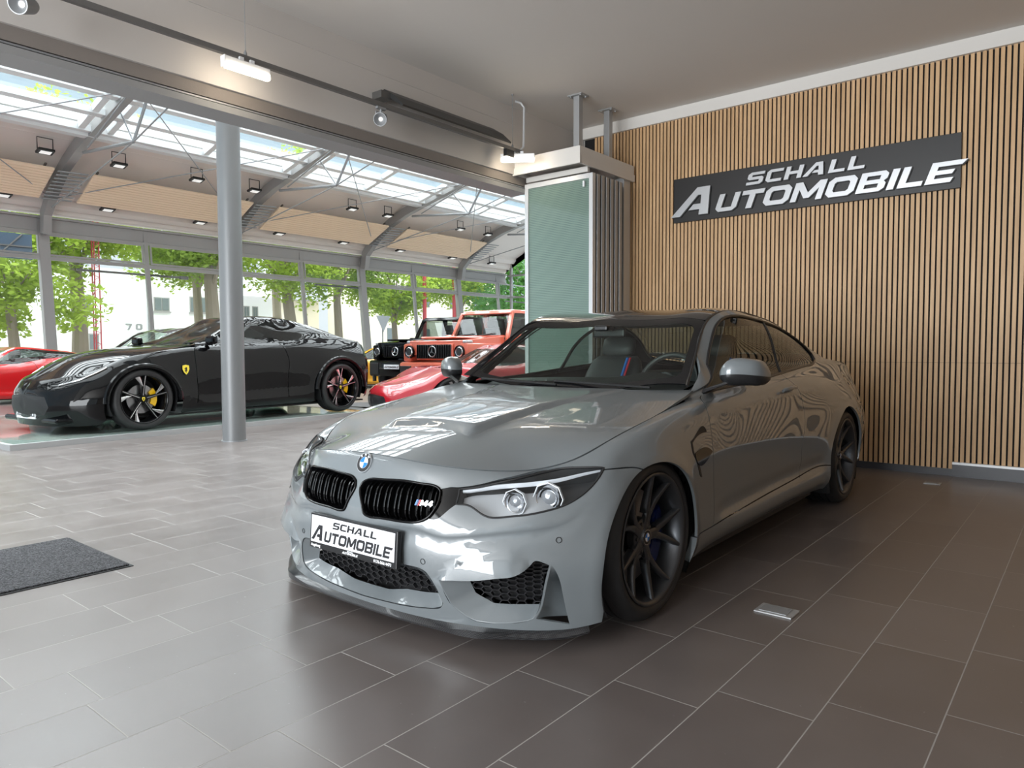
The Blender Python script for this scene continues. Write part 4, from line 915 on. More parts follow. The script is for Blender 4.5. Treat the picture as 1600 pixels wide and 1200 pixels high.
    sc.build('scuttle_panel',M['blackp'],car,fix=False)
    # ---- side glass ----
    bpil=smooth_line([(3.262,.69)]+[tuple(p) for p in BPIL[::-1]]+[(3.50,1.09)],.02)
    for sg in (0,1):
        inner=dlo
        V_,T_=tri_domain(dlo,gaps=[bpil],step=.03,gw=.022); P_=SKIRT.pos(*V_.T);N_=SKIRT.nrm(*V_.T); C_=V_[T_].mean(1)
        L_=np.array(bpil); o_=np.argsort(L_[:,1]); back=C_[:,0]>np.interp(C_[:,1],L_[o_,1],L_[o_,0])
        sheet_obj('side_window',[panel(P_-N_*.006,N_,T_[~back],.003,sg)],M['carglass' if sg else 'carglass2'],car)
        sheet_obj('quarter_window',[panel(P_-N_*.006,N_,T_[back],.003,sg)],M['carglass2'],car)
        dl=np.array(dlo); q=SKIRT.pos(*dl.T)-SKIRT.nrm(*dl.T)*.002; q[:,0]*=(-1 if sg else 1)
        mb=MB(); mb.tube([tuple(x) for x in q],.009,8,closed=True)
        q=SKIRT.pos(*L_.T)-SKIRT.nrm(*L_.T)*.010; q[:,0]*=(-1 if sg else 1); mb.tube([tuple(x) for x in q],.012,8)
        mb.build('window_trim',M['trimblack'],car,smooth=True)
        # mirror
        s_=-1 if sg else 1
        mr=empty('door_mirror'); mr.parent=car
        C0=[(.875,.800,.978),(.905,.795,.985),(.955,.805,.99),(1.01,.83,.988),(1.055,.865,.980),(1.075,.90,.968)]
        W=[(.02,.035,.03),(.07,.060,.056),(.095,.068,.068),(.092,.064,.064),(.07,.05,.052),(.01,.015,.016)]
        for nm,lo_,hi_,mm in (('shell',-.15,1,pt),('lower_cover',-1,-.15,M['trimblack'])):
            Vv=[];K=14;R0=len(C0)
            cs=smooth_rows(C0,W,14)
            for c_,w_ in cs:
                for k in range(K):
                    t=k/(K-1)
                    # super-ellipse profile seen from the side: front (toward -b) rounded, rear flat (glass)
                    a_=math.pi*(t) ; ang=math.asin(lo_)+(math.asin(hi_)-math.asin(lo_))*t if nm=='shell' else math.asin(-1)+(math.asin(hi_)-math.asin(-1))*t
                    Vv.append((c_[0],c_[1]-w_[1]*math.cos(ang)**.7,c_[2]+w_[2]*math.sin(ang)))
                for k in range(2):
                    z_=(c_[2]+w_[2]*(hi_ if k==0 else lo_)); Vv.append((c_[0],c_[1]+w_[1]*.55,z_))
            KK=K+2; nR=len(cs); F=[(i*KK+j,i*KK+(j+1)%KK,(i+1)*KK+(j+1)%KK,(i+1)*KK+j) for i in range(nR-1) for j in range(KK)]+[tuple(range(KK)),tuple(range((nR-1)*KK,nR*KK))]
            mb=MB(); mb.add([(s_*v[0],v[1],v[2]) for v in Vv],F); mb.build(nm,mm,mr,smooth=True,ang=45)
        mb=MB(); mb.add([(s_*x,y,z) for x,y,z in [(.81,.84,.915),(.81,.72,.905),(.93,.755,.952),(.93,.82,.952),(.81,.84,.890),(.81,.70,.885),(.93,.750,.935),(.93,.825,.935)]],[(0,1,2,3),(4,7,6,5),(0,4,5,1),(1,5,6,2),(2,6,7,3),(3,7,4,0)]); mb.build('foot',M['trimblack'],mr,bevel=.004)
        # fender vent
        vt=smooth_line(VENT,.006,True,60); V_,T_=tri_domain(vt,step=.02); P_=SKIRT.pos(*V_.T);N_=SKIRT.nrm(*V_.T)
        v=sheet_obj('side_vent',[panel(P_+N_*.004,N_,T_,.012,sg)],M['gloss_black'],car)
        gl=np.array(smooth_line(VENTGILL,.006,True,60)); V_,T_=tri_domain(gl,step=.02); P_=SKIRT.pos(*V_.T);N_=SKIRT.nrm(*V_.T); sheet_obj('vent_gill',[panel(P_+N_*.0015,N_,T_,.008,sg)],M['blackp'],v)
    # parking sensors
    sb=MB()
    for u_,v_ in SENS+[(.30,.215)][:0]:
        for s_ in (1,-1):
            p_=SKIRT.pos([u_],[v_])[0];n_=SKIRT.nrm([u_],[v_])[0]; p_=Vector((p_[0]*s_,p_[1],p_[2])); n_=Vector((n_[0]*s_,n_[1],n_[2])); x=Vector((0,0,1)).cross(n_).normalized(); y=n_.cross(x)
            sb.tube([p_+n_*.001+(x*math.cos(t)+y*math.sin(t))*.010 for t in np.linspace(0,math.tau,24)[:-1]],.0012,6,closed=True)
    sb.build('parking_sensor',M['blackp'],car)
    # badge on the nose
    bb=MB(); cb=SKIRT.pos([0],[.623])[0]; nb_=SKIRT.nrm([0],[.623])[0]; cb[0]=0; nb_[0]=0
    roundel(bb,Vector(cb)+Vector(nb_)*.004,nb_,(0,0,1),.041); nb_=Vector(nb_).normalized()
    xx=Vector((0,0,1)).cross(nb_).normalized(); yy=nb_.cross(xx)
    for chh,ang in (('B',130),('M',90),('W',50)):
        a=math.radians(ang); d=xx*math.cos(a)+yy*math.sin(a); r_=xx*math.sin(a)-yy*math.cos(a)
        font_mesh(chh,.014,Vector(cb)+nb_*.0085+d*.0275,r_,d,bb,3,.0003,ext=.0004)
    bb.build('nose_badge',[M['blackp'],M['chrome'],M['mblue'],M['white']],car)
    # number plate in its holder
    pl_=empty('number_plate',(.012,-.800,.357),0,kind=None); pl_.parent=car; pl_.rotation_euler=(math.radians(-4),0,0)
    mb=MB(); mb.box2((-.268,0,-.078),(.268,.022,.066),ch=.004); mb.build('plate_holder',M['trimblack'],pl_)
    mb=MB(); mb.box2((-.256,-.003,-.052),(.256,.0,.058),ch=.001); mb.build('plate_board',M['platewhite'],pl_)
    mb=MB(); text_mesh('SCHALL',.028,(-.115,-.0035,.018),(1,0,0),(0,0,1),.0008,slant=.22,gap=.22,wide=1.25,mb=mb)
    _,w_=text_mesh('AUTOMOBILE',.044,(0,0,0),(1,0,0),(0,0,1),.0008,slant=.22,gap=.13,wide=1.0,big=1.45); sc_=.485/w_
    text_mesh('AUTOMOBILE',.044,(-.247,-.0035,-.042),(1,0,0),(0,0,1),.0008,slant=.22,gap=.13*sc_,wide=sc_,big=1.45,mb=mb); mb.build('lettering',M['ink'],pl_)
    mb=MB(); font_mesh('Augsburg',.016,(-.225,-.001,-.070),(1,0,0),(0,0,1),mb,0,.0004); text_mesh('AUTOMOBILE',.009,(-.05,-.001,-.070),(1,0,0),(0,0,1),.0008,slant=.2,gap=.15,wide=.8,mb=mb); text_mesh('SCHALL',.005,(-.02,-.001,-.0595),(1,0,0),(0,0,1),.0008,slant=.2,gap=.15,mb=mb); font_mesh('0176-56614473',.016,(.19,-.001,-.070),(1,0,0),(0,0,1),mb,0,.0004); mb.build('small_print',M['white'],pl_)
    # ---- wheels ----
    def bmwb(e,c):
        b=MB(); roundel(b,c,(1,0,0),(0,0,1),.031); b.build('centre_cap',[M['blackp'],M['chrome'],M['mblue'],M['white']],e)
    for b_,xo,w_ in ((0.0,.930,.255),(2.86,.955,.275)):
        for s_ in (1,-1):
            wheel(car,(s_*xo,b_,.336),.336,.262,w_,s_,M['rimgrey'],M['rubber'],M['rimgrey'],'Y',bmwb,(M['caliperblue'],math.radians(-8 if b_<1 else 200)),M['steel'],rot=0.0)
    # ---- cabin ----
    ca=MB()
    aa=np.linspace(-.66,.66,33); V_=[];
    prof=[(.72,.885),(.80,.915),(.92,.935),(1.06,.935),(1.14,.90),(1.17,.80),(1.17,.55)]
    for a_ in aa:
        hump=.045*math.exp(-((a_-.36)/.16)**2)
        for b_,z_ in prof: V_.append((a_,b_+.03*(abs(a_)/.66)**2,z_-.02*(abs(a_)/.66)**2+(hump if .95<b_<1.15 else 0)))
    ca.add(V_,[(i*7+j,i*7+j+1,(i+1)*7+j+1,(i+1)*7+j) for i in range(32) for j in range(6)]); ca.build('dashboard',M['leather'],car,smooth=True,ang=60)
    for a_ in (.37,-.37):
        se=empty('seat'); se.parent=car
        def shell(rows,nm,mm):
            V_=[];K=18
            for (c_,w_,d_) in rows:
                for k in range(K):
                    t=math.tau*k/K; V_.append((a_+w_*abs(math.cos(t))**.6*(1 if math.cos(t)>0 else -1),c_[0]+d_*abs(math.sin(t))**.7*(1 if math.sin(t)>0 else -1),c_[1]))
            n_=len(rows); mb=MB(); mb.add(V_,[(i*K+j,i*K+(j+1)%K,(i+1)*K+(j+1)%K,(i+1)*K+j) for i in range(n_-1) for j in range(K)]+[tuple(range(K)),tuple(range((n_-1)*K,n_*K))]); return mb.build(nm,mm,se,smooth=True,ang=60)
        shell([((1.72,.50),.24,.08),((1.76,.65),.25,.085),((1.82,.80),.25,.08),((1.88,.94),.22,.07),((1.91,1.02),.19,.06),((1.93,1.055),.15,.04)],'backrest',M['leather'])
        shell([((1.925,1.045),.06,.02),((1.93,1.07),.125,.04),((1.945,1.12),.13,.05),((1.955,1.175),.12,.045),((1.96,1.195),.08,.03)],'headrest',M['leather'])
        mb=MB(); mb.box2((a_-.25,1.30,.30),(a_+.25,1.80,.46),ch=.05); mb.build('cushion',M['leather'],se)
        mb=MB()
        for j,(mm,dx) in enumerate(((0,-.012),(1,0),(2,.012))): mb.add([(a_+.14+dx,1.745,.92),(a_+.152+dx,1.745,.92),(a_+.172+dx,1.79,1.045),(a_+.160+dx,1.79,1.045),(a_+.14+dx,1.755,.92),(a_+.152+dx,1.755,.92),(a_+.172+dx,1.80,1.045),(a_+.160+dx,1.80,1.045)],[(0,1,2,3),(4,7,6,5),(0,4,5,1),(1,5,6,2),(2,6,7,3),(3,7,4,0)],mm)
        mb.build('striped_belt',[M['mblue'],M['mdark'],M['mred']],se)
    sw=MB(); c_=Vector((.37,1.24,.90)); R_=Matrix.Rotation(math.radians(-24),3,'X'); sw.tube([c_+R_@Vector((.185*math.cos(t),0,.185*math.sin(t))) for t in np.linspace(0,math.tau,41)[:-1]],.016,10,closed=True)
    sw.tube([c_+R_@Vector((0,-.02,-.18)),c_+R_@Vector((0,-.03,0))],.02,8); sw.tube([c_+R_@Vector((-.18,0,0)),c_+R_@Vector((0,-.03,0)),c_+R_@Vector((.18,0,0))],.018,8); sw.lathe([(0,-.02),(.06,-.02),(.07,-.05),(0,-.06)],24,'Y',c=tuple(c_)); sw.build('steering_wheel',M['leather'],car,smooth=True)
    mb=MB(); mb.box((0,1.19,1.200),(.22,.03,.055),ch=.012); mb.box((0,1.13,1.228),(.09,.09,.035),ch=.01); mb.build('rear_view_mirror',M['trimblack'],car)
    mb=MB(); mb.box2((-.62,2.25,.45),(.62,2.55,.90),ch=.06); mb.box2((-.56,2.45,.88),(.56,3.02,.93),ch=.01); mb.build('rear_bench',M['leather'],car)
    mb=MB(); us=np.linspace(uW+.02,uR,12); V_=[]
    for u_ in us:
        q=TOP.pos(np.full(9,u_),np.linspace(-.56,.56,9)); V_+= [tuple(p-np.array([0,0,.025])) for p in q]
    mb.add(V_,[(i*9+j,i*9+j+1,(i+1)*9+j+1,(i+1)*9+j) for i in range(11) for j in range(8)]); mb.build('headliner',M['leather'],car,fix=False)
    return car
def panel_fix(s):
    V,F,L=s; nF=[];nL=[];k=0
    for f in F:
        n=len(f); l=L[k:k+n]; k+=n
        if n==4 and all(abs(V[i][0])<1e-5 for i in f): continue
        nF.append(f); nL+=l
    s=(V,nF,nL); return [s,mirror_sheet(s)]
def smooth_rows(C0,W,n):
    C0,W=np.array(C0,float),np.array(W,float); t=chord(C0); M_=basis_matrix(t); x=np.linspace(0,t[-1],n); B_=basis(t,M_,x); return [(tuple(a),tuple(np.maximum(b,.004))) for a,b in zip(B_@C0,B_@W)]
# ================= the place =================
def wallmat(name,base,rough=.7,bump=.0,scale=40):
    m,nt,b=nodes_of(name); setin(b,rough=rough); c=N(nt,'ShaderNodeTexCoord'); n=N(nt,'ShaderNodeTexNoise'); n.inputs['Scale'].default_value=.7; n.inputs['Detail'].default_value=4; nt.links.new(c.outputs['Object'],n.inputs['Vector'])
    r=N(nt,'ShaderNodeMixRGB'); r.inputs[1].default_value=(*[x*.95 for x in base],1); r.inputs[2].default_value=(*[min(1,x*1.05) for x in base],1); nt.links.new(n.outputs[0],r.inputs[0]); nt.links.new(r.outputs[0],b.inputs['Base Color'])
    if bump:
        n2=N(nt,'ShaderNodeTexNoise'); n2.inputs['Scale'].default_value=scale; nt.links.new(c.outputs['Object'],n2.inputs['Vector']); bp=N(nt,'ShaderNodeBump'); bp.inputs['Strength'].default_value=bump; bp.inputs['Distance'].default_value=.01; nt.links.new(n2.outputs[0],bp.inputs['Height']); nt.links.new(bp.outputs[0],b.inputs['Normal'])
    return m
def floor_tiles():
    m,nt,b=nodes_of('tiles'); c=N(nt,'ShaderNodeTexCoord'); mp=N(nt,'ShaderNodeMapping'); L=nt.links.new
    # rows along Y, 0.2965 wide, 0.594 long, pattern measured from the joints
    sep=N(nt,'ShaderNodeSeparateXYZ'); L(c.outputs['Object'],sep.inputs[0])
    def math_(op,a,b_=None,v=None):
        n=N(nt,'ShaderNodeMath',operation=op); 
        for i,x in enumerate((a,b_)):
            if x is None: continue
            if isinstance(x,(int,float)): n.inputs[i].default_value=x
            else: L(x,n.inputs[i])
        return n.outputs[0]
    TW=.2975; TL=.595; X0=-1.2145
    xr=math_('DIVIDE',math_('SUBTRACT',sep.outputs[0],X0),TW); row=math_('FLOOR',xr); fx=math_('FRACT',xr)
    # per-row shift follows the measured joints
    # rows 0..: 2.016, 2.165, 2.306 ; rows -1,-2.. : 1.78,1.633,1.272(+.6=1.87)
    sh=math_('MULTIPLY',row,.1445)
    wn=N(nt,'ShaderNodeTexWhiteNoise',noise_dimensions='1D'); L(row,wn.inputs['W']); far=math_('GREATER_THAN',math_('ABSOLUTE',math_('SUBTRACT',row,-.5)),3.6)
    jit=math_('MULTIPLY',math_('MULTIPLY',wn.outputs[0],.35),far)
    yr=math_('DIVIDE',math_('SUBTRACT',math_('SUBTRACT',math_('SUBTRACT',sep.outputs[1],2.018),sh),jit),TL); fy=math_('FRACT',yr); col=math_('FLOOR',yr)
    gx=math_('MULTIPLY',math_('MINIMUM',fx,math_('SUBTRACT',1,fx)),TW); gy=math_('MULTIPLY',math_('MINIMUM',fy,math_('SUBTRACT',1,fy)),TL)
    g=math_('MINIMUM',gx,gy); gr=N(nt,'ShaderNodeMapRange'); gr.inputs[1].default_value=.0014; gr.inputs[2].default_value=.0026; gr.inputs[3].default_value=1; gr.inputs[4].default_value=0; L(g,gr.inputs[0])
    cid=N(nt,'ShaderNodeCombineXYZ'); L(row,cid.inputs[0]); L(col,cid.inputs[1]); w2=N(nt,'ShaderNodeTexWhiteNoise'); L(cid.outputs[0],w2.inputs['Vector'])
    nz=N(nt,'ShaderNodeTexNoise'); nz.inputs['Scale'].default_value=3; nz.inputs['Detail'].default_value=6; L(c.outputs['Object'],nz.inputs['Vector'])
    mx=N(nt,'ShaderNodeMixRGB'); mx.inputs[1].default_value=(.098,.080,.074,1); mx.inputs[2].default_value=(.185,.160,.152,1)
    L(math_('ADD',math_('MULTIPLY',w2.outputs[0],.35),math_('MULTIPLY',nz.outputs[0],.65)),mx.inputs[0])
    # faint scratches and specks
    sp=N(nt,'ShaderNodeTexNoise'); sp.inputs['Scale'].default_value=55; sp.inputs['Detail'].default_value=2; L(c.outputs['Object'],sp.inputs['Vector']); spr=N(nt,'ShaderNodeMapRange'); spr.inputs[1].default_value=.74; spr.inputs[2].default_value=.80; L(sp.outputs[0],spr.inputs[0])
    m2=N(nt,'ShaderNodeMixRGB'); m2.inputs[2].default_value=(.30,.29,.28,1); L(spr.outputs[0],m2.inputs[0]); L(mx.outputs[0],m2.inputs[1])
    m3=N(nt,'ShaderNodeMixRGB'); m3.inputs[2].default_value=(.35,.33,.31,1); L(gr.outputs[0],m3.inputs[0]); L(m2.outputs[0],m3.inputs[1]); L(m3.outputs[0],b.inputs['Base Color'])
    rr=N(nt,'ShaderNodeMapRange'); rr.inputs[3].default_value=.26; rr.inputs[4].default_value=.38; L(nz.outputs[0],rr.inputs[0]); ra=math_('ADD',rr.outputs[0],math_('MULTIPLY',gr.outputs[0],.3)); L(ra,b.inputs['Roughness']); setin(b,spec=.75)
    bp=N(nt,'ShaderNodeBump'); bp.inputs['Strength'].default_value=.35; bp.inputs['Distance'].default_value=.002; L(math_('SUBTRACT',1,gr.outputs[0]),bp.inputs['Height'])
    n3=N(nt,'ShaderNodeTexNoise'); n3.inputs['Scale'].default_value=60; L(c.outputs['Object'],n3.inputs['Vector']); b2=N(nt,'ShaderNodeBump'); b2.inputs['Strength'].default_value=.025; b2.inputs['Distance'].default_value=.002; L(n3.outputs[0],b2.inputs['Height']); L(bp.outputs[0],b2.inputs['Normal']); L(b2.outputs[0],b.inputs['Normal'])
    return m
def wood():
    m,nt,b=nodes_of('oak'); L=nt.links.new; c=N(nt,'ShaderNodeTexCoord'); mp=N(nt,'ShaderNodeMapping'); mp.inputs['Scale'].default_value=(24,24,1.6); L(c.outputs['Object'],mp.inputs[0])
    n=N(nt,'ShaderNodeTexNoise'); n.inputs['Scale'].default_value=1.0; n.inputs['Detail'].default_value=6; L(mp.outputs[0],n.inputs['Vector'])
    r=N(nt,'ShaderNodeValToRGB'); r.color_ramp.elements[0].position=.3; r.color_ramp.elements[0].color=(.50,.30,.145,1); r.color_ramp.elements[1].position=.7; r.color_ramp.elements[1].color=(.70,.455,.245,1); L(n.outputs[0],r.inputs[0]); L(r.outputs[0],b.inputs['Base Color']); setin(b,rough=.5); return m
wallmat('plaster',(.66,.63,.60),.8); wallmat('plaster_brown',(.26,.21,.17),.7); wallmat('plaster_beam',(.60,.565,.535),.8); wallmat('plaster_light',(.72,.69,.65),.8); wallmat('plaster_dark',(.25,.22,.20),.8,.06,60); floor_tiles(); wood()
mat('felt',(.010,.009,.009),.9); mat('alu',(.40,.405,.41),.4,.35); mat('frame_matt',(.30,.30,.30),.6); mat('alu_white',(.66,.67,.68),.35,.2); mat('steelgrey',(.30,.31,.32),.45,.3); mat('darksteel',(.12,.115,.11),.5,.3); mat('blackmetal',(.012,.012,.012),.4)
mat('skirting',(.05,.05,.058),.35); mat('board',(.016,.014,.014),.42); mat('letter_face',(.62,.63,.65),.3,.55); mat('letter_side',(.012,.012,.012),.5)
mat('deck',(.78,.73,.69),.5,.05); mat('panel_beige',(.86,.68,.50),.6); mat('columngrey',(.20,.205,.21),.42,.2); mat('facade_grey',(.34,.335,.33),.5,.2); mat('glzframe',(.70,.72,.73),.45); mat('railgrey',(.16,.155,.15),.45,.3); mat('wing',(.05,.05,.05),.4,.3)
emis('lampglow',(1,.86,.66),14); emis('spotglow',(1,.72,.45),.12); emis('floodface',(1,1,.98),.25)
glassmat('pane',(.94,.97,.96),f0=1.45); glassmat('roofpane',(.90,.95,.95),f0=1.45); glassmat('wireclear',(.9,.9,.9))
def blindglass():
    m,nt,b=nodes_of('blindglass'); L=nt.links.new; o=nt.nodes['Material Output']; setin(b,base=(.30,.42,.36),rough=.10,spec=.6,coat=.6)
    c=N(nt,'ShaderNodeTexCoord'); s=N(nt,'ShaderNodeSeparateXYZ'); L(c.outputs['Object'],s.inputs[0]); f=N(nt,'ShaderNodeMath',operation='MULTIPLY'); f.inputs[1].default_value=55; L(s.outputs[2],f.inputs[0]); g=N(nt,'ShaderNodeMath',operation='FRACT'); L(f.outputs[0],g.inputs[0]); h=N(nt,'ShaderNodeMath',operation='LESS_THAN'); h.inputs[1].default_value=.22; L(g.outputs[0],h.inputs[0])
    mx=N(nt,'ShaderNodeMixRGB'); mx.inputs[1].default_value=(.26,.36,.31,1); mx.inputs[2].default_value=(.13,.19,.165,1); L(h.outputs[0],mx.inputs[0]); L(mx.outputs[0],b.inputs['Base Color'])
    t=N(nt,'ShaderNodeBsdfTransparent'); t.inputs[0].default_value=(.55,.75,.66,1); x=N(nt,'ShaderNodeMixShader'); x.inputs[0].default_value=.72; L(t.outputs[0],x.inputs[1]); L(b.outputs[0],x.inputs[2]); L(x.outputs[0],o.inputs[0]); return m
blindglass()
def S(name,mb,m,parent=None,**k):
    o=mb.build(name,m,parent,**k)
    if parent is None: o['kind']='structure'
    return o
WX=-4.9; WY=7.17; CZ=3.69
def build_room():
    # floor: bay and hall share one surface
    mb=MB(); mb.box2((-23.4,-6,-.12),(3.6,27.6,0)); S('floor',mb,MATS['tiles'])
    mb=MB(); mb.box2((-4.95,-6,CZ),(3.6,WY+.2,CZ+.25)); S('ceiling',mb,MATS['plaster'])
    # back wall: felt backing, slats, frieze
    mb=MB(); mb.box2((-4.75,WY+.014,0),(3.6,WY+.25,CZ)); w=S('wall_back',mb,MATS['felt'])
    mb=MB(); x=-4.6
    while x<3.5:
        zb=.062 if x<-.94 else .125
        mb.box2((x,WY-.004,zb),(x+.028,WY+.016,.978)); mb.box2((x,WY-.004,.980),(x+.028,WY+.016,3.565)); x+=.0422
    mb.build('slat_cladding',MATS['oak'],w)
    mb=MB(); mb.box2((-4.75,WY-.035,3.565),(3.6,WY+.02,CZ)); S('trim_1',mb,MATS['plaster_light'])
    mb=MB(); mb.box2((-4.7,WY-.012,0),(-.94,WY+.014,.062)); S('baseboard_back',mb,MATS['skirting'])
    mb=MB(); mb.box2((-.94,WY-.030,0),(3.6,WY+.014,.105)); o=S('baseboard_right',mb,MATS['skirting'])
    mb=MB(); mb.box2((-.94,WY-.034,.105),(3.6,WY+.01,.125)); mb.build('top_rail',MATS['alu_white'],o)
    mb=MB(); mb.box2((3.4,-6,0),(3.6,WY,CZ)); S('wall_right',mb,MATS['plaster_brown'])
    mb=MB()  # unseen window frame and pane, added behind the front fill lamp as its glazing
    for x in (-4.8,-3.2,-1.6,0,1.7,3.3): mb.box2((x-.04,-6,0),(x+.04,-5.94,CZ))
    for z in (.04,2.4,3.6): mb.box2((-4.9,-6,z-.04),(3.4,-5.95,z+.04))
    S('window_5',mb,MATS['alu']); mb=MB(); mb.add([(-4.8,-5.97,.05),(3.35,-5.97,.05),(3.35,-5.97,3.6),(-4.8,-5.97,3.6)],[(0,1,2,3)]); mb.build('window_pane',MATS['pane'],bpy.data.objects['window_5'],fix=False)
    # lintel between bay and hall
    mb=MB(); mb.box2((-5.15,-6,2.985),(WX,WY+.2,9.2)); mb.box2((-4.905,-6,3.50),(-4.894,6.05,3.515)); S('wall_left',mb,MATS['plaster_beam'])
    mb=MB(); mb.box2((-5.15,-6,2.895),(-4.925,6.3,2.985)); S('trim_2',mb,MATS['plaster_dark'])
    mb=MB(); mb.box2((-5.12,-6,2.862),(-4.95,6.3,2.895)); S('trim_3',mb,MATS['blackmetal'])
    mb=MB(); mb.box2((-5.14,-6,2.815),(-4.90,6.28,2.862)); S('trim_4',mb,MATS['frame_matt'])
    mb=MB(); mb.box2((-4.93,-6,2.872),(-4.915,6.28,2.884)); S('trim_5',mb,MATS['steelgrey'])
    # parking box of the folding doors
    mb=MB(); mb.box2((WX-.02,6.05,3.03),(-4.06,WY-.04,3.145)); mb.box2((WX-.02,6.035,2.97),(-4.05,6.06,3.045)); mb.box2((-4.075,6.05,2.97),(-4.05,WY-.04,3.045)); mb.box2((WX,6.25,2.93),(-4.10,6.29,2.985)); S('trim_6',mb,MATS['plaster_light'])
    for y in (6.18,6.76):
        t=empty('ceiling_bracket',(-4.17,y,CZ),label='galvanised bracket post hanging from the ceiling to the door box, '+('nearer the camera' if y<6.5 else 'nearer the slatted wall'),cat='bracket',group='brackets over the folding doors')
        mb=MB(); mb.box2((-.085,-.07,-.012),(.085,.07,0),ch=.002)
        for a in (-.06,.06):
            for b in (-.045,.045): mb.lathe([(0,-.02),(.011,-.02),(.011,-.012)],8,'Z',c=(a,b,0))
        mb.build('flange',MATS['alu'],t); mb=MB(); mb.box2((-.035,-.035,-.56),(.035,.035,-.012),ch=.004); mb.build('post',MATS['alu'],t)
    # folding glass doors stacked on the wall side
    for k in range(7):
        y=6.25+k*.088; first=k==0
        t=empty('folding_door',((-4.90-4.02)/2,y,0),label=['front','second','third','fourth','fifth','sixth','rearmost'][k]+' glass leaf of the folded door stack with metal frame',cat='folding door',group='folded glass door leaves')
        W_=.44; mb=MB(); fw=.045
        mb.box2((-W_,-.028,.01),(-W_+fw,.028,2.905),ch=.003); mb.box2((W_-fw,-.028,.01),(W_,.028,2.905),ch=.003); mb.box2((-W_+fw,-.028,2.905-.05),(W_-fw,.028,2.905)); mb.box2((-W_+fw,-.028,.01),(W_-fw,.028,.09))
        mb.build('frame',MATS['alu_white' if first else 'alu'],t)
        mb=MB(); mb.box2((-W_+fw,-.010,.09),(W_-fw,.010,2.855)); mb.build('glass',MATS['blindglass'],t)
        mb=MB(); mb.box2((-W_,.029,.01),(W_,.034,2.9)); mb.build('gasket',MATS['blackmetal'],t)
        if first:
            mb=MB(); mb.box2((.33,-.05,2.77),(.352,-.028,2.83),ch=.004); mb.build('magnet_catch',MATS['white'],t)
    mb=MB(); mb.box2((-4.20,6.98,0),(-4.10,7.12,3.0),ch=.004); mb.box2((-4.32,7.0,2.93),(-4.20,7.10,3.0)); mb.box2((-4.32,7.0,0),(-4.30,7.02,2.95)); S('trim_7',mb,MATS['alu_white'])
    # track, lights
    t=empty('lighting_track',(-4.66,0,0),label='grey suspended lighting track running along the beam',cat='lighting track')
    mb=MB(); mb.box2((-.018,-3,3.12),(.018,5.86,3.155)); mb.build('rail',MATS['railgrey'],t)
    for y in (.2,2.77,5.72):
        mb=MB(); mb.tube([(0,y,3.155),(0,y,CZ)],.0025,6); mb.lathe([(0,3.155),(.012,3.155),(.012,3.175),(.004,3.195),(0,3.195)],10,'Z',c=(0,y,0)); mb.lathe([(0,CZ),(.012,CZ),(.012,CZ-.012),(0,CZ-.02)],10,'Z',c=(0,y,0)); mb.build('hanger',MATS['steelgrey'],t,smooth=True)
    mb=MB(); mb.tube([(0,5.84,3.15),(.0,5.90,3.2),(-.02,5.93,3.3),(-.03,5.95,3.62),(-.06,5.93,CZ-.02),(-.09,5.88,CZ-.01)],.012,8); mb.build('feed_pipe',MATS['alu_white'],t,smooth=True)
    mb=MB(); mb.box2((-.02,5.60,3.05),(.02,5.72,3.12)); mb.tube([(0,5.7,3.08),(0,5.78,3.02),(0,5.82,3.06),(0,5.8,3.12)],.005,6); mb.build('track_adapter',MATS['blackmetal'],t)
    for y,rz in ((2.76,0),(5.77,math.radians(-56))):
        t=empty('linear_light',(-4.63,y,3.05),rz,label='white linear track light, lit, '+('hanging over the column' if y<4 else 'at the track end by the folded doors'),cat='track light',group='lit linear lights')
        L_=.17
        mb=MB(); mb.box((0,0,.025),(.05,L_*2,.045),ch=.004); mb.box((0,-.04,.06),(.02,.03,.03)); mb.box((0,.04,.06),(.02,.03,.03)); mb.build('housing',MATS['white'],t)
        mb=MB(); mb.box((0.012,0,-.016),(.044,L_*2-.01,.036),ch=.006); mb.build('diffuser',MATS['lampglow'],t)
        mb=MB(); mb.box((0,-L_-.004,.012),(.055,.006,.07)); mb.build('end_cap',MATS['white'],t)
    for y in (1.43,3.99):
        t=empty('spotlight',(-4.66,y,3.12),label='round grey track spotlight, '+('at the top left corner' if y<2 else 'in the middle of the track'),cat='spotlight',group='track spotlights')
        d=Vector((.45,-.55,-.25)).normalized(); R_=d.to_track_quat('X','Z').to_matrix(); c=Vector((.0,0,-.10))
        mb=MB(); mb.box((0,0,-.012),(.03,.09,.02)); mb.tube([(0,0,-.02),(0,0,-.05)],.01,8); mb.tube([(0,-.055,-.09),(0,-.055,-.05),(0,.055,-.05),(0,.055,-.09)],.006,6); mb.build('bracket',MATS['steelgrey'],t)
        l=MB(); l.lathe([(0,-.09),(.035,-.09),(.044,-.07),(.048,-.02),(.055,.05),(.050,.05),(.03,.015),(.018,.01),(0,.01)],28); b=MB(); b.add([c+R_@Vector(v) for v in l.V],l.F); b.build('lamp_head',MATS['steelgrey'],t,smooth=True,ang=50)
        l=MB(); l.lathe([(0,.013),(.018,.013),(.018,.011)],16); b=MB(); b.add([c+R_@Vector(v) for v in l.V],l.F); b.build('bulb',MATS['spotglow'],t)
    t=empty('uplight_wing',(-4.78,4.2,3.16),label='long dark grey reflector wing above the track',cat='light fixture')
    mb=MB(); mb.prism([(-.10,.20),(-.08,.21),(.05,.13),(.16,.03),(.155,.015),(.03,.09)],(0,0,0),(1,0,0),(0,0,1),(0,1.45,0)); mb.build('reflector',MATS['wing'],t)
    mb=MB(); mb.box2((-.12,-.10,.10),(.0,.02,.16)); mb.build('mount',MATS['darksteel'],t)
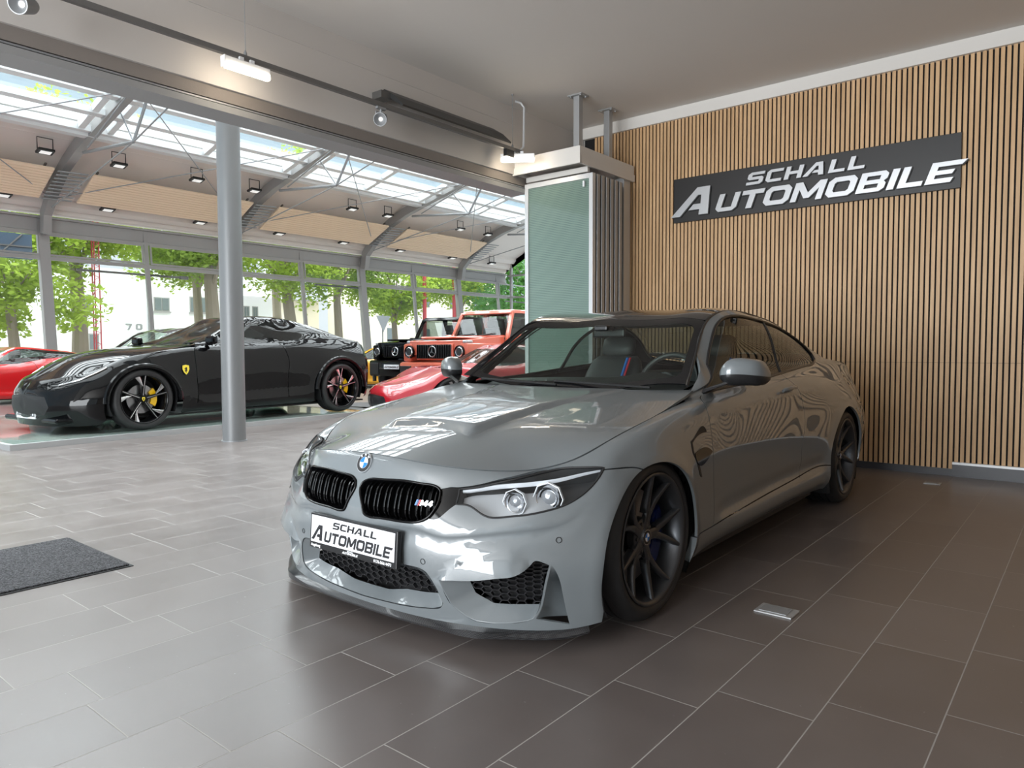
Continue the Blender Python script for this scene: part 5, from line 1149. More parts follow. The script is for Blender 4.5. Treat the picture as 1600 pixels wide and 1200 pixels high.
    # sign
    t=empty('wall_sign',(-3.575,WY-.004,2.46),label='black board sign with raised silver letters reading SCHALL AUTOMOBILE on the slats',cat='sign')
    mb=MB(); mb.box2((0,-.03,0),(2.645,0,.465),ch=.003); mb.build('board',MATS['board'],t)
    words=(('SCHALL',.118,(.80,-.045,.281),1,.20,1.45,.30),('AUTOMOBILE',.175,(.012,-.045,.055),1.62,.13,1,.36))
    for wd,h,o,big,gap,wide,sl in words:
        _,w_=text_mesh(wd,h,(0,0,0),(1,0,0),(0,0,1),.02,slant=sl,gap=gap,big=big)
        tgt=1.12 if wd=='SCHALL' else 2.61; wd2=tgt/w_
        mb,_=text_mesh(wd,h,o,(1,0,0),(0,0,1),.014,slant=sl,gap=gap*wd2,wide=wd2,big=big)
        mb.build('lettering',MATS['letter_face'],t,fix=True)
        mb,_=text_mesh(wd,h*1.0,(o[0]+.012,-.030,o[2]-.012),(1,0,0),(0,0,1),.001,slant=sl,gap=gap*wd2,wide=wd2,big=big); 
        mb2,_=text_mesh(wd,h,(o[0]+.006,-.031,o[2]-.006),(1,0,0),(0,0,1),.0145,slant=sl,gap=gap*wd2,wide=wd2,big=big)
        mb2.build('letter_side',MATS['letter_side'],t,fix=True)
    # floor outlets
    for i,(x,y,sx,sy) in enumerate(((-1.01,2.985,.155,.115),(-1.01,6.66,.12,.10))):
        t=empty('floor_outlet',(x,y,0),label='steel floor outlet cover set in the tiles, '+('large one beside the front wheel' if i==0 else 'small one near the slatted wall'),cat='floor outlet',group='floor outlets')
        mb=MB(); mb.box2((-sx/2,-sy/2,0),(sx/2,sy/2,.006),ch=.002); mb.build('frame',MATS['alu'],t); mb=MB(); mb.box2((-sx*.40,-sy*.36,.006),(sx*.34,sy*.36,.009),ch=.001); mb.build('lid',MATS['steelgrey'],t)
    # mat
    m,nt,b=nodes_of('matpile'); c=N(nt,'ShaderNodeTexCoord'); v=N(nt,'ShaderNodeTexVoronoi'); v.inputs['Scale'].default_value=210; nt.links.new(c.outputs['Object'],v.inputs['Vector']); r=N(nt,'ShaderNodeValToRGB'); r.color_ramp.elements[0].color=(.012,.012,.014,1); r.color_ramp.elements[1].color=(.17,.17,.185,1); r.color_ramp.elements[1].position=1.0; r.color_ramp.elements[0].position=.25; nt.links.new(v.outputs['Color'],r.inputs[0]); nt.links.new(r.outputs[0],b.inputs['Base Color']); setin(b,rough=.95)
    bp=N(nt,'ShaderNodeBump'); bp.inputs['Strength'].default_value=1; bp.inputs['Distance'].default_value=.006; nt.links.new(v.outputs['Distance'],bp.inputs['Height']); nt.links.new(bp.outputs[0],b.inputs['Normal'])
    t=empty('floor_mat',(-4.22,1.0,0),label='charcoal speckled entrance mat on the tiles at the left',cat='mat')
    mb=MB(); mb.box2((-.43,-.60,0),(.43,.57,.004),ch=.001); mb.build('rubber_edge',MATS['blackp'],t); mb=MB(); mb.box2((-.415,-.585,.004),(.415,.555,.012),ch=.002); mb.build('pile',MATS['matpile'],t)
    # column
    t=empty('column',(-8.16,4.60,0),label='round grey steel column standing at the left of the car',cat='column'); mb=MB(); mb.lathe([(0,0),(.135,0),(.135,7.9),(0,7.9)],48,'Z'); mb.build('shaft',MATS['columngrey'],t,smooth=True,ang=60); mb=MB(); mb.lathe([(.135,0),(.15,0),(.15,.012),(.135,.012)],40,'Z'); mb.build('foot_ring',MATS['steelgrey'],t)
    build_hall()
def build_hall():
    M=MATS; FR=[1.7-5.47,1.7,7.17,12.65,18.13,23.6]; END=27.0
    y0,y1=-6,END
    # street facade
    fb=lambda z: -22.5+.11*(4.7-z)   # facade plane leans outwards
    mb=MB()
    for f in np.arange(-3.77+2.735,END,5.47):  # intermediate mullions
        mb.bar((fb(0),f,0),(fb(4.7),f,4.7),.09,.12,up=(0,1,0))
    for z,h in ((.06,.12),(3.66,.10),(4.35,.07)): mb.bar((fb(z),y0,z),(fb(z),END,z),.12,h,up=(0,0,1))
    S('window_1',mb,M['facade_grey'])
    mb=MB(); mb.add([(fb(.1),y0,.1),(fb(.1),END,.1),(fb(4.4),END,4.4),(fb(4.4),y0,4.4)],[(0,1,2,3)]); g=mb.build('window_pane',M['pane'],bpy.data.objects['window_1'],fix=False)
    mb=MB(); mb.box2((-22.62,y0,4.40),(-22.46,END,4.74)); mb.box2((-22.66,y0,4.74),(-22.36,END,4.80)); S('wall_front',mb,M['facade_grey'])
    mb=MB()
    for f in np.arange(-3.77,END,5.47):  # opening-light frames in the top row
        for a,b in ((.12,2.62),(2.86,5.35)):
            for z in (3.75,4.30): mb.bar((fb(z)+.03,f+a,z),(fb(z)+.03,f+b,z),.05,.05)
            for y in (f+a,f+b): mb.bar((fb(3.73)+.03,y,3.73),(fb(4.32)+.03,y,4.32),.05,.05,up=(0,1,0))
    S('window_2',mb,M['facade_grey'])
    # gable end
    mb=MB()
    for x in np.arange(-22.1,-5,2.6): mb.box2((x-.05,END-.06,0),(x+.05,END+.06,7.6))
    for z in (.06,2.6,3.66,4.7,5.8): mb.box2((-22.3,END-.05,z-.04),(-5.1,END+.05,z+.04))
    S('window_3',mb,M['facade_grey']); mb=MB(); mb.add([(-22.3,END,.1),(-5.1,END,.1),(-5.1,END,9),(-16,END,7),(-20,END,6.1),(-22.4,END,4.7)],[(0,1,2,3,4,5)]); mb.build('window_pane',M['pane'],bpy.data.objects['window_3'],fix=False)
    # back side of the hall next to the bay
    mb=MB(); mb.box2((-5.15,WY+.25,0),(-4.75,END,9.2)); S('wall_middle',mb,M['plaster_light'])
    # arched frames with their tie rods: one thing per frame
    prof=[(-22.25,4.30),(-22.15,4.85),(-21.6,5.35),(-20.8,5.85),(-19.8,6.2),(-18.6,6.5),(-17.2,6.82),(-15.5,7.2),(-12,7.95),(-8,8.7),(-5.1,9.0)]
    for i,y in enumerate(FR):
        t=empty('roof_frame',(0,y,0),label='arched grey steel roof frame with tie rods, '+['outside the left edge of the view','first at far left','behind the column top','third from the left','fourth from the left','last before the gable'][i],cat='roof frame',group='steel roof frames')
        mb=MB(); P=[]
        for k,(x,z) in enumerate(prof):
            a=prof[max(k-1,0)];b=prof[min(k+1,len(prof)-1)]; d=Vector((b[0]-a[0],0,b[1]-a[1])).normalized(); n=Vector((-d.z,0,d.x)); h=.17 if k<9 else .2
            for sy,sn in ((-.10,-1),(.10,-1),(.10,1),(-.10,1)): P.append(Vector((x,sy,z))+n*h*sn*.9)
        n_=len(prof); mb.add(P,[(4*k+j,4*k+(j+1)%4,4*k+4+(j+1)%4,4*k+4+j) for k in range(n_-1) for j in range(4)]+[(0,1,2,3),tuple(range(4*n_-4,4*n_))]); mb.build('rafter',M['facade_grey'],t)
        mb=MB(); mb.bar((fb(0)-.02,0,0),(fb(4.75)-.02,0,4.75),.20,.26,up=(0,1,0)); mb.build('post',M['facade_grey'],t)
        mb=MB(); nd=(-16.7,0,5.75)
        for p,q,r in (((-15.95,.12,6.95),nd,.035),((-17.6,.12,6.6),nd,.02),((-19.5,0,6.0),nd,.04),(nd,(-21.7,0,4.95),.018),(nd,(-11.5,0,7.0),.018),((-15.95,-.12,6.95),(-18.9,-.12,6.0),.02)): mb.tube([p,q],r,8)
        mb.build('tie_rod',M['steelgrey'],t,smooth=True)
        # ladder-like perforated brace on the rafter flank
        mb=MB()
        for k in range(9):
            f=k/8; x=-21.55+1.15*f; z=5.18+.52*f; mb.bar((x,-.28,z-.06),(x,.42,z-.03),.10,.025)
        mb.build('louvre',M['steelgrey'],t)
        if i<5:
            dy=FR[i+1]-y; mb=MB(); mb.tube([(-21.6,.1,5.2),(-16.2,dy-.1,6.75)],.014,6); mb.tube([(-16.4,.1,6.75),(-21.6,dy-.1,5.2)],.014,6); mb.build('bracing_rod',M['steelgrey'],t,smooth=True)
    # metal deck over the edge zone
    mb=MB(); x=-22.5; pts=[]; 
    def zt(x): return float(np.interp(x,[-22.6,-22.15,-21.6,-20.8,-19.8,-18.9],[4.78,5.05,5.60,6.10,6.45,6.62]))
    while x<-18.95:
        for dx,dz in ((0,0),(.09,0),(.10,.16),(.24,.16),(.25,0)): pts.append((x+dx,zt(x+dx)+dz))
        x+=.30
    top=[(p[0],p[1]+.3) for p in (pts[-1],pts[0])]
    mb.prism(pts+top,(0,-6,0),(1,0,0),(0,0,1),(0,END+6,0)); o=mb.build('wall_roof_deck',M['deck'],None); o.name='trim_8'; o['kind']='structure'
    # acoustic panels
    for i,y in enumerate(FR[:-1]):
        dy=5.47; t=empty('ceiling_panel',(0,y,0),label='beige ribbed acoustic panel under the metal deck, '+['left of the first frame','between the first and second frames','between the second and third frames','between the third and fourth frames','beyond the fourth frame'][i],cat='ceiling panel',group='beige acoustic panels')
        mb=MB(); a=.55; 
        nb=12
        for k in range(nb):
            f0,f1=k/nb,(k+.86)/nb; p=lambda f:(-21.55+1.2*f,5.12+.56*f); (xa,za),(xb,zb)=p(f0),p(f1)
            V=[(xa,a,za),(xa,dy-a+.2,za),(xb,dy-a+.2,zb),(xb,a,zb)]; V+=[(v[0]-.02,v[1],v[2]+.04) for v in V]; mb.add(V,[(0,1,2,3),(4,7,6,5),(0,4,5,1),(1,5,6,2),(2,6,7,3),(3,7,4,0)])
        mb.build('panel_face',M['panel_beige'],t)
        mb=MB(); mb.box2((-21.58,a,5.17),(-20.33,dy-a+.2,5.2)); 
        mb=MB(); mb.bar((-21.6,a+.1,5.2),(-20.35,a+.1,5.78),.03,.05,up=(0,1,0)); mb.bar((-21.6,dy-a,5.2),(-20.35,dy-a,5.78),.03,.05,up=(0,1,0)); mb.build('carrier',M['darksteel'],t)
    # floodlights
    up=[6.5,8.2,10.3,12.1,15.8,17.4,21.2,22.9]; lo=[6.1,8.6,11.3,14.1,16.8,19.6,22.6,25.2]; k=0
    for xs,zs,Ls,nm in ((-20.0,6.02,up,'upper'),(-21.8,5.16,lo,'lower')):
        for j,y in enumerate(Ls):
            t=empty('floodlight',(xs,y,zs),label='black square floodlight under the deck, number %s from the left in the %s row'%(['one','two','three','four','five','six','seven','eight'][j],nm),cat='floodlight',group='floodlights of the %s row'%nm)
            mb=MB(); mb.tube([(0,-.17,-.02),(0,-.17,.28),(0,.17,.28),(0,.17,-.02)],.014,6); mb.build('yoke',M['blackmetal'],t); mb=MB(); mb.box((0,0,-.04),(.26,.36,.06),Matrix.Rotation(math.radians(-12),3,'Y'),ch=.01); mb.box((0,0,.0),(.14,.2,.05)); mb.build('body',M['blackmetal'],t)
            mb=MB(); mb.box((.012,0,-.076),(.16,.24,.006),Matrix.Rotation(math.radians(-12),3,'Y')); mb.build('lamp_glass',M['floodface'],t)
    # glass roof: rows of panes in deep frames
    sl=.25; zr=lambda x: 6.40+sl*(x+18.9) if x<-8 else 6.40+sl*10.9+.05*(x+8)
    mb=MB(); gl=MB(); mb.box2((-19.15,y0,6.26),(-18.9,END,6.55)); x=-18.72; 
    while x<-5.4:
        if x>-16.6 : w=.30
        mb.bar((x-.14,y0,zr(x-.14)),(x-.14,END,zr(x-.14)),.28,.14)
        for i in range(len(FR)):
            f=FR[i]
            for o in (.32,5.15)+((2.73,) if i>=2 else ()):
                if f+o<END: mb.bar((x,f+o,zr(x)+.0),(x+.62,f+o,zr(x+.62)+.0),.14,.16,up=(0,0,1))
        x+=.83
    S('window_4',mb,M['glzframe']); gl.add([(-19,y0,zr(-19)+.08),(-19,END,zr(-19)+.08),(-8,END,zr(-8)+.08),(-8,y0,zr(-8)+.08),(-5.1,END,zr(-5.1)+.08),(-5.1,y0,zr(-5.1)+.08)],[(0,1,2,3),(3,2,4,5)]); gl.build('window_pane',M['roofpane'],bpy.data.objects['window_4'],fix=False)
    # raised glass display platform
    t=empty('display_platform',(-9.27,2.57,0),.071,label='low glass-topped display platform carrying the black car',cat='platform')
    mb=MB(); mb.box2((-4.3,0,0),(0,5.45,.022)); mb.box2((-.06,0,.022),(0,5.45,.066)); mb.box2((-4.3,0,.022),(-.06,.06,.066)); mb.box2((-4.3,5.39,.022),(-.06,5.45,.066)); mb.box2((-4.3,.06,.022),(-4.24,5.39,.066)); mb.build('frame',M['alu'],t)
    mb=MB(); mb.box2((-4.24,.06,.052),(-.06,5.39,.065)); mb.build('glass_top',M['platglass'],t)
    mb=MB()
    def disc(cx,cy,a,b,z,mi,t0=0,t1=math.tau,r0=0):
        n=28; o=[(cx+a*math.cos(t0+(t1-t0)*i/n),cy+b*math.sin(t0+(t1-t0)*i/n),z) for i in range(n+1)]; I=[(cx+a*r0*math.cos(t0+(t1-t0)*i/n),cy+b*r0*math.sin(t0+(t1-t0)*i/n),z) for i in range(n+1)]
        mb.add(o+I,[(i,i+1,n+2+i,n+1+i) for i in range(n)],mi)
    disc(-2.3,.9,1.9,.8,.026,0); disc(-2.4,.8,1.3,.35,.028,2); disc(-1.3,3.2,.8,1.0,.027,1); disc(-1.2,3.3,.35,.4,.029,0); disc(-.9,4.3,.6,.35,.03,0); disc(-1.4,6.8,.7,.6,.028,1); disc(-1.0,7.6,.9,.5,.029,0); disc(-1.1,5.6,.5,.5,.028,1)
    mb.build('graphic',[M['printred'],M['printdark'],M['printpink']],t,fix=False)
def build_street():
    M=MATS; R=random.Random(5)
    mb=MB(); mb.box2((-90,-40,-.25),(-23.4,90,-.13)); S('ground',mb,M['asphalt'])
    # white modern house, number 70
    t=empty('white_house',(-44,15,-.13),label='white rendered house with the number 70 across the street',cat='house')
    mb=MB(); mb.box2((-8,-20,0),(0,10,6.0)); mb.box2((-8,10,0),(-1.8,14.4,6.0)); mb.box2((-8,10,4.9),(0,14.4,6.2)); mb.build('wall',M['renderwhite'],t)
    for (y,z,w,h) in ((1.0,3.4,.35,1.0),(1.15,1.3,.55,.95),(4.8,3.65,.95,.85),(7.0,3.65,1.4,1.0),(11.7,3.2,.45,1.15),(12.35,3.2,.45,1.15),(-6,3.4,1.2,1.2),(-10,2,1.2,1.6),(-16,2,1.2,1.6)):
        mb=MB(); x=.02 if y<10 else -1.78; mb.box2((x-.06,y,z),(x,y+w,z+h)); mb.box2((x-.02,y-.06,z-.08),(x+.06,y+w+.06,z)); wn=mb.build('window',M['facade_grey'],t); mb=MB(); mb.box2((x,y+.07,z+.07),(x+.02,y+w/2-.03,z+h-.07)); mb.box2((x,y+w/2+.03,z+.07),(x+.02,y+w-.07,z+h-.07)); mb.build('pane',M['darkpane'],wn)
    mb=MB(); x=0
    for ch,y in (('7',3.15),('0',3.72)): text_mesh(ch,.36,(.0,y,2.5),(0,1,0),(0,0,1),.03,slant=0,mb=mb)
    mb.build('house_number',M['steelgrey'],t)
    mb=MB(); mb.tube([(.08,3.95+.5,0),(.08,3.95+.5,6)],.05,8); mb.build('downpipe',M['steelgrey'],t)
    t=empty('cream_house',(-47.5,37,-.13),label='cream house with grey slate roof and dormer behind the trees',cat='house')
    mb=MB(); mb.box2((-9,-6.4,0),(0,-2.9,5.1)); mb.build('wall',M['rendercream'],t); mb=MB(); mb.prism([(-9.5,5.1),(.5,5.1),(-4.5,9.6)],(0,-6.6,0),(1,0,0),(0,0,1),(0,3.9,0)); mb.build('roof',M['slate'],t); mb=MB(); mb.box2((-2.4,-4.9,5.2),(-.3,-3.6,7.0)); mb.box2((-2.6,-5.0,7.0),(-.1,-3.5,7.2)); d=mb.build('dormer',M['slate'],t); mb=MB(); mb.box2((-.31,-4.6,5.5),(-.25,-3.9,6.8)); mb.build('window_frame',M['renderwhite'],d)
    for y,z in ((-5.9,1.2),(-4.2,1.2)): mb=MB(); mb.box2((0,y,z),(.03,y+.9,z+1.5)); mb.build('window',M['darkpane'],t)
    t=empty('tall_cream_house',(-43,44.2,-.13),label='tall pale cream house at the right of the street view',cat='house')
    mb=MB(); mb.box2((-4,-9.6,0),(0,6,9.6)); mb.build('wall',M['rendercream'],t); mb=MB(); mb.prism([(-4.2,9.6),(.3,9.6),(-2,10.6)],(0,-10.0,0),(1,0,0),(0,0,1),(0,16.2,0)); mb.build('roof',M['slate'],t)
    for y in (-7,-3.4,0,3):
        for z in (1.5,4.8,7.4): mb=MB(); mb.box2((0,y,z),(.03,y+1,z+1.5)); mb.build('window',M['darkpane'],t)
    t=empty('red_roof_house',(-40,80,-.13),label='distant house with a red roof beyond the gable',cat='house')
    mb=MB(); mb.box2((-6,-5,0),(6,5,7)); mb.build('wall',M['rendercream'],t); mb=MB(); mb.prism([(-6.5,7),(6.5,7),(0,11)],(0,-5.3,0),(1,0,0),(0,0,1),(0,10.6,0)); mb.build('roof',M['tileroof'],t)
    # street trees
    def tree(x,y,H,cr,cz,label,lean=0,n=5200,tr=.20,ls=.105,seed=0,mm='leaf'):
        r=random.Random(seed+int(y*10)); t=empty('street_tree',(x,y,-.13),label=label,cat='tree',group='trees along the street')
        mb=MB(); P=[(0,0,0),(lean*.3,.05,H*.35),(lean*.7,-.05,H*.7),(lean,0,H)]; mb.tube(P,[tr*1.25,tr,tr*.85,tr*.6],10)
        tips=[]
        for k in range(11):
            a=k*2.4; q=(lean*.8,0,H*(.62+.035*k)); e=(lean+cr*.75*math.cos(a),cr*.75*math.sin(a),cz+cr*.5*(r.random()-.2)); mid=((q[0]+e[0])/2,(q[1]+e[1])/2,(q[2]+e[2])/2+.3); mb.tube([q,mid,e],[tr*.35,tr*.2,tr*.08],6); tips.append(e)
        mb.build('trunk',M['bark'],t,smooth=True)
        blobs=[]
        for k in range(26):
            a=r.random()*math.tau; ph=r.random()**.5; z=(r.random()*2-1); rad=cr*ph*math.sqrt(max(0,1-z*z*.8)); blobs.append((lean+rad*math.cos(a),rad*math.sin(a),cz+z*cr*.62,cr*(.22+.2*r.random())))
        V=[];F=[]
        for k in range(int(n*1.9)):
            b=blobs[int(r.random()*len(blobs))]; d=Vector((r.gauss(0,1),r.gauss(0,1),r.gauss(0,.8))).normalized()*b[3]*(r.random()**.4); c=Vector(b[:3])+d
            u=Vector((r.gauss(0,1),r.gauss(0,1),r.gauss(0,.6))).normalized(); w=u.cross(Vector((r.gauss(0,1),r.gauss(0,1),r.gauss(0,1)))).normalized(); s=ls*(.6+.8*r.random()); k4=len(V)
            V+=[c-u*s,c+w*s*.55,c+u*s,c-w*s*.55]; F.append((k4,k4+1,k4+2,k4+3))
        mobj('foliage',V,F,M[mm],t)
    tree(-28.5,8.1,3.9,2.6,3.9,'pollarded young tree with a knotted trunk at the far left',n=4200,tr=.17,seed=1)
    tree(-29.5,10.5,6.0,3.5,7.2,'street tree with ivy on its pale trunk beside the first frame',tr=.26,n=7000,seed=2)
    tree(-33,16.9,6.2,3.4,7.3,'street tree in front of the white house',tr=.22,n=6000,seed=3)
    tree(-28.5,15.2,6.0,3.4,6.8,'street tree seen just beside the column',tr=.30,n=6000,seed=4,mm='leaf2')
    tree(-29,19.4,5.8,3.6,6.5,'street tree with a leaning trunk behind the black car roof',lean=-.6,tr=.28,n=6000,seed=5)
    tree(-29.5,22.3,6.0,3.4,6.7,'slender grey street tree before the cream house',tr=.20,n=5500,seed=6,mm='leaf2')
    tree(-29,25.6,4.4,2.5,5.0,'small bright green tree beside the yield sign',tr=.16,n=5200,seed=7)
    tree(-28.5,30.0,5.2,3.0,6.0,'green tree right of the yield sign',tr=.18,n=5200,seed=8)
    tree(-26,33.5,4.2,4.2,5.6,'broad dark green tree beyond the gable glazing',tr=.25,n=9000,seed=9,mm='leaf3')
    tree(-24,44,6.0,4.0,7.5,'green tree far behind the gable corner',tr=.25,n=5000,seed=10)
    tree(-33,-.5,6.0,3.8,8.2,'tall street tree outside the left edge',tr=.25,n=6000,seed=11)
    tree(-36,23,8.0,3.8,9.8,'tall tree seen through the glass roof',tr=.25,n=6500,seed=12)
    t=empty('lattice_mast',(-28,10.6,-.13),label='thin red and white lattice mast outside the first window',cat='mast'); mb=MB()
    for dx,dy in ((-.1,-.1),(.1,-.1),(0,.1)): mb.tube([(dx,dy,0),(dx,dy,8)],.025,6)
    for k in range(20): mb.tube([(-.1,-.1,k*.4),(.1,-.1,k*.4+.2),(0,.1,k*.4+.3),(-.1,-.1,k*.4+.4)],.012,5)
    mb.build('mast_frame',M['mastred'],t)
    for i,(x,y) in enumerate(((-27,25.9),(-27,28.1))):
        t=empty('flag_pole',(x,y,-.13),label='dark red pole outside the %s window past the third frame'%('nearer','farther')[i],cat='pole',group='red poles'); mb=MB(); mb.tube([(0,0,0),(0,0,7)],.10,10); mb.build('shaft',M['mastred'],t)
    t=empty('yield_sign',(-27.5,23.5,-.13),label='triangular yield sign seen from behind through the window',cat='road sign'); mb=MB(); mb.tube([(0,0,0),(0,0,3)],.035,8); mb.build('post',M['steelgrey'],t); mb=MB(); mb.prism([(-.45,0),(.45,0),(0,-.8)],(.05,0,2.95),(0,1,0),(0,0,1),(.02,0,0)); mb.build('plate',M['steelgrey'],t)
    t=empty('blue_sign',(-25.2,7.1,3.95),label='dark blue lattice backed billboard outside the top left window',cat='billboard'); mb=MB(); mb.box2((-.1,-2.4,-.05),(0,.65,.70)); mb.build('panel',M['bluegrey'],t); mb=MB()
    mb.box2((-.16,-2.0,-4.05),(-.06,-1.85,.7)); mb.bar((.03,-1.5,-.05),(.03,-.9,.7),.03,.05,up=(1,0,0)); mb.bar((.03,-.3,-.05),(.03,.4,.7),.03,.05,up=(1,0,0)); mb.box2((0,-2.4,.3),(.04,.65,.34)); mb.build('support',M['darksteel'],t)
    for i,(y,z,l) in enumerate(((8.0,3.42,3.2),(16,3.55,2.4),(27.0,3.5,3.6),(33.5,3.3,2.2))):
        t=empty('awning_bar',(-22.50+.11*(4.7-z)-.09,y,z),label='dark awning arm outside the facade, number %s from the left'%['one','two','three','four'][i],cat='awning arm',group='awning arms'); mb=MB(); mb.box2((-.06,0,-.03),(.0,l,.03)); mb.box2((-.09,l-.25,-.05),(.02,l,.05)); mb.build('arm',M['darksteel'],t)
wallmat('asphalt',(.30,.29,.28),.9); mat('renderwhite',(.86,.87,.88),.8); mat('rendercream',(.80,.74,.60),.8); mat('slate',(.22,.23,.25),.7); mat('tileroof',(.45,.14,.09),.7); mat('darkpane',(.16,.19,.20),.1); mat('mastred',(.45,.05,.06),.5); mat('bluegrey',(.03,.06,.10),.5); mat('bark',(.26,.22,.17),.9)
def leafm(name,c):
    m,nt,b=nodes_of(name); L=nt.links.new; o=nt.nodes['Material Output']; nt.nodes.remove(b); g=N(nt,'ShaderNodeTexCoord'); n=N(nt,'ShaderNodeTexNoise'); n.inputs['Scale'].default_value=1.2; L(g.outputs['Object'],n.inputs['Vector']); x=N(nt,'ShaderNodeMixRGB'); x.inputs[1].default_value=(*[v*.7 for v in c],1); x.inputs[2].default_value=(*[min(1,v*1.35) for v in c],1); L(n.outputs[0],x.inputs[0])
    d=N(nt,'ShaderNodeBsdfDiffuse'); t=N(nt,'ShaderNodeBsdfTranslucent'); s=N(nt,'ShaderNodeMixShader'); s.inputs[0].default_value=.5; L(x.outputs[0],d.inputs[0]); L(x.outputs[0],t.inputs[0]); L(d.outputs[0],s.inputs[1]); L(t.outputs[0],s.inputs[2]); L(s.outputs[0],o.inputs[0])
leafm('leaf',(.33,.45,.07)); leafm('leaf2',(.25,.36,.07)); leafm('leaf3',(.16,.36,.10))
m_,nt_,b_=nodes_of('platglass'); setin(b_,base=(.60,.70,.65),rough=.03,spec=.6,coat=.5)
_t=N(nt_,'ShaderNodeBsdfTransparent'); _t.inputs[0].default_value=(.75,.85,.80,1); _x=N(nt_,'ShaderNodeMixShader'); _x.inputs[0].default_value=.5; nt_.links.new(_t.outputs[0],_x.inputs[1]); nt_.links.new(b_.outputs[0],_x.inputs[2]); nt_.links.new(_x.outputs[0],nt_.nodes['Material Output'].inputs[0])
mat('printred',(.55,.04,.05),.5); mat('printdark',(.05,.05,.055),.5); mat('printpink',(.60,.25,.27),.5)
# ================= the other cars =================
def make_warp(B,zb,zr,midT,sw,g0=0.0,sill=.21):
    bx,by=zip(*B); bm=(-.69,-.3,0,.3,.6,.75,1.4,1.9,2.6,2.87,3.4,3.94); BM=[float(hood_z(.6*AS,-.5)[0]),.68,.768,.82,.868,.885,.925,.955,.998,1.005,.985,.955]
    rm=[c[1] for c in [(0,-.69,.682),(0,-.6,.704),(0,-.4,.747),(0,-.2,.78),(0,0,.808),(0,.3,.85),(0,.6,.888)]+TC]; RM=[c[2] for c in [(0,-.69,.684),(0,-.6,.706),(0,-.4,.749),(0,-.2,.785),(0,0,.812),(0,.3,.852),(0,.6,.890)]+TC]
    def w(P):
        P=np.array(P,float); a,b,z=P.T; nb=np.interp(b,bx,by)
        nb=np.where(b<bx[0],by[0]+(b-bx[0]),nb); nb=np.where(b>bx[-1],by[-1]+(b-bx[-1]),nb)
        sb=np.interp(b,bm,BM); sr=np.maximum(np.interp(b,rm,RM),sb+.012); tb=np.interp(b,[q[0] for q in zb],[q[1] for q in zb]); tr=np.maximum(np.interp(b,[q[0] for q in zr],[q[1] for q in zr]),tb+.008)
        sm=np.minimum(np.interp(b,[-.7,-.4,0,1.4,2.81,3.9],[.5,.55,.645,.65,.69,.65]),sb-.05); tm=np.interp(b,[q[0] for q in midT],[q[1] for q in midT]); tm=np.minimum(tm,tb-.03)
        nz=np.empty_like(z)
        for i in range(len(z)): nz[i]=np.interp(z[i],[0,.17,sm[i],sb[i],sr[i],sr[i]+1],[g0,g0+sill-.066,tm[i],tb[i],tr[i],tr[i]+1])
        return np.stack([a*sw,nb,nz],1)
    return w
_CACHE={}
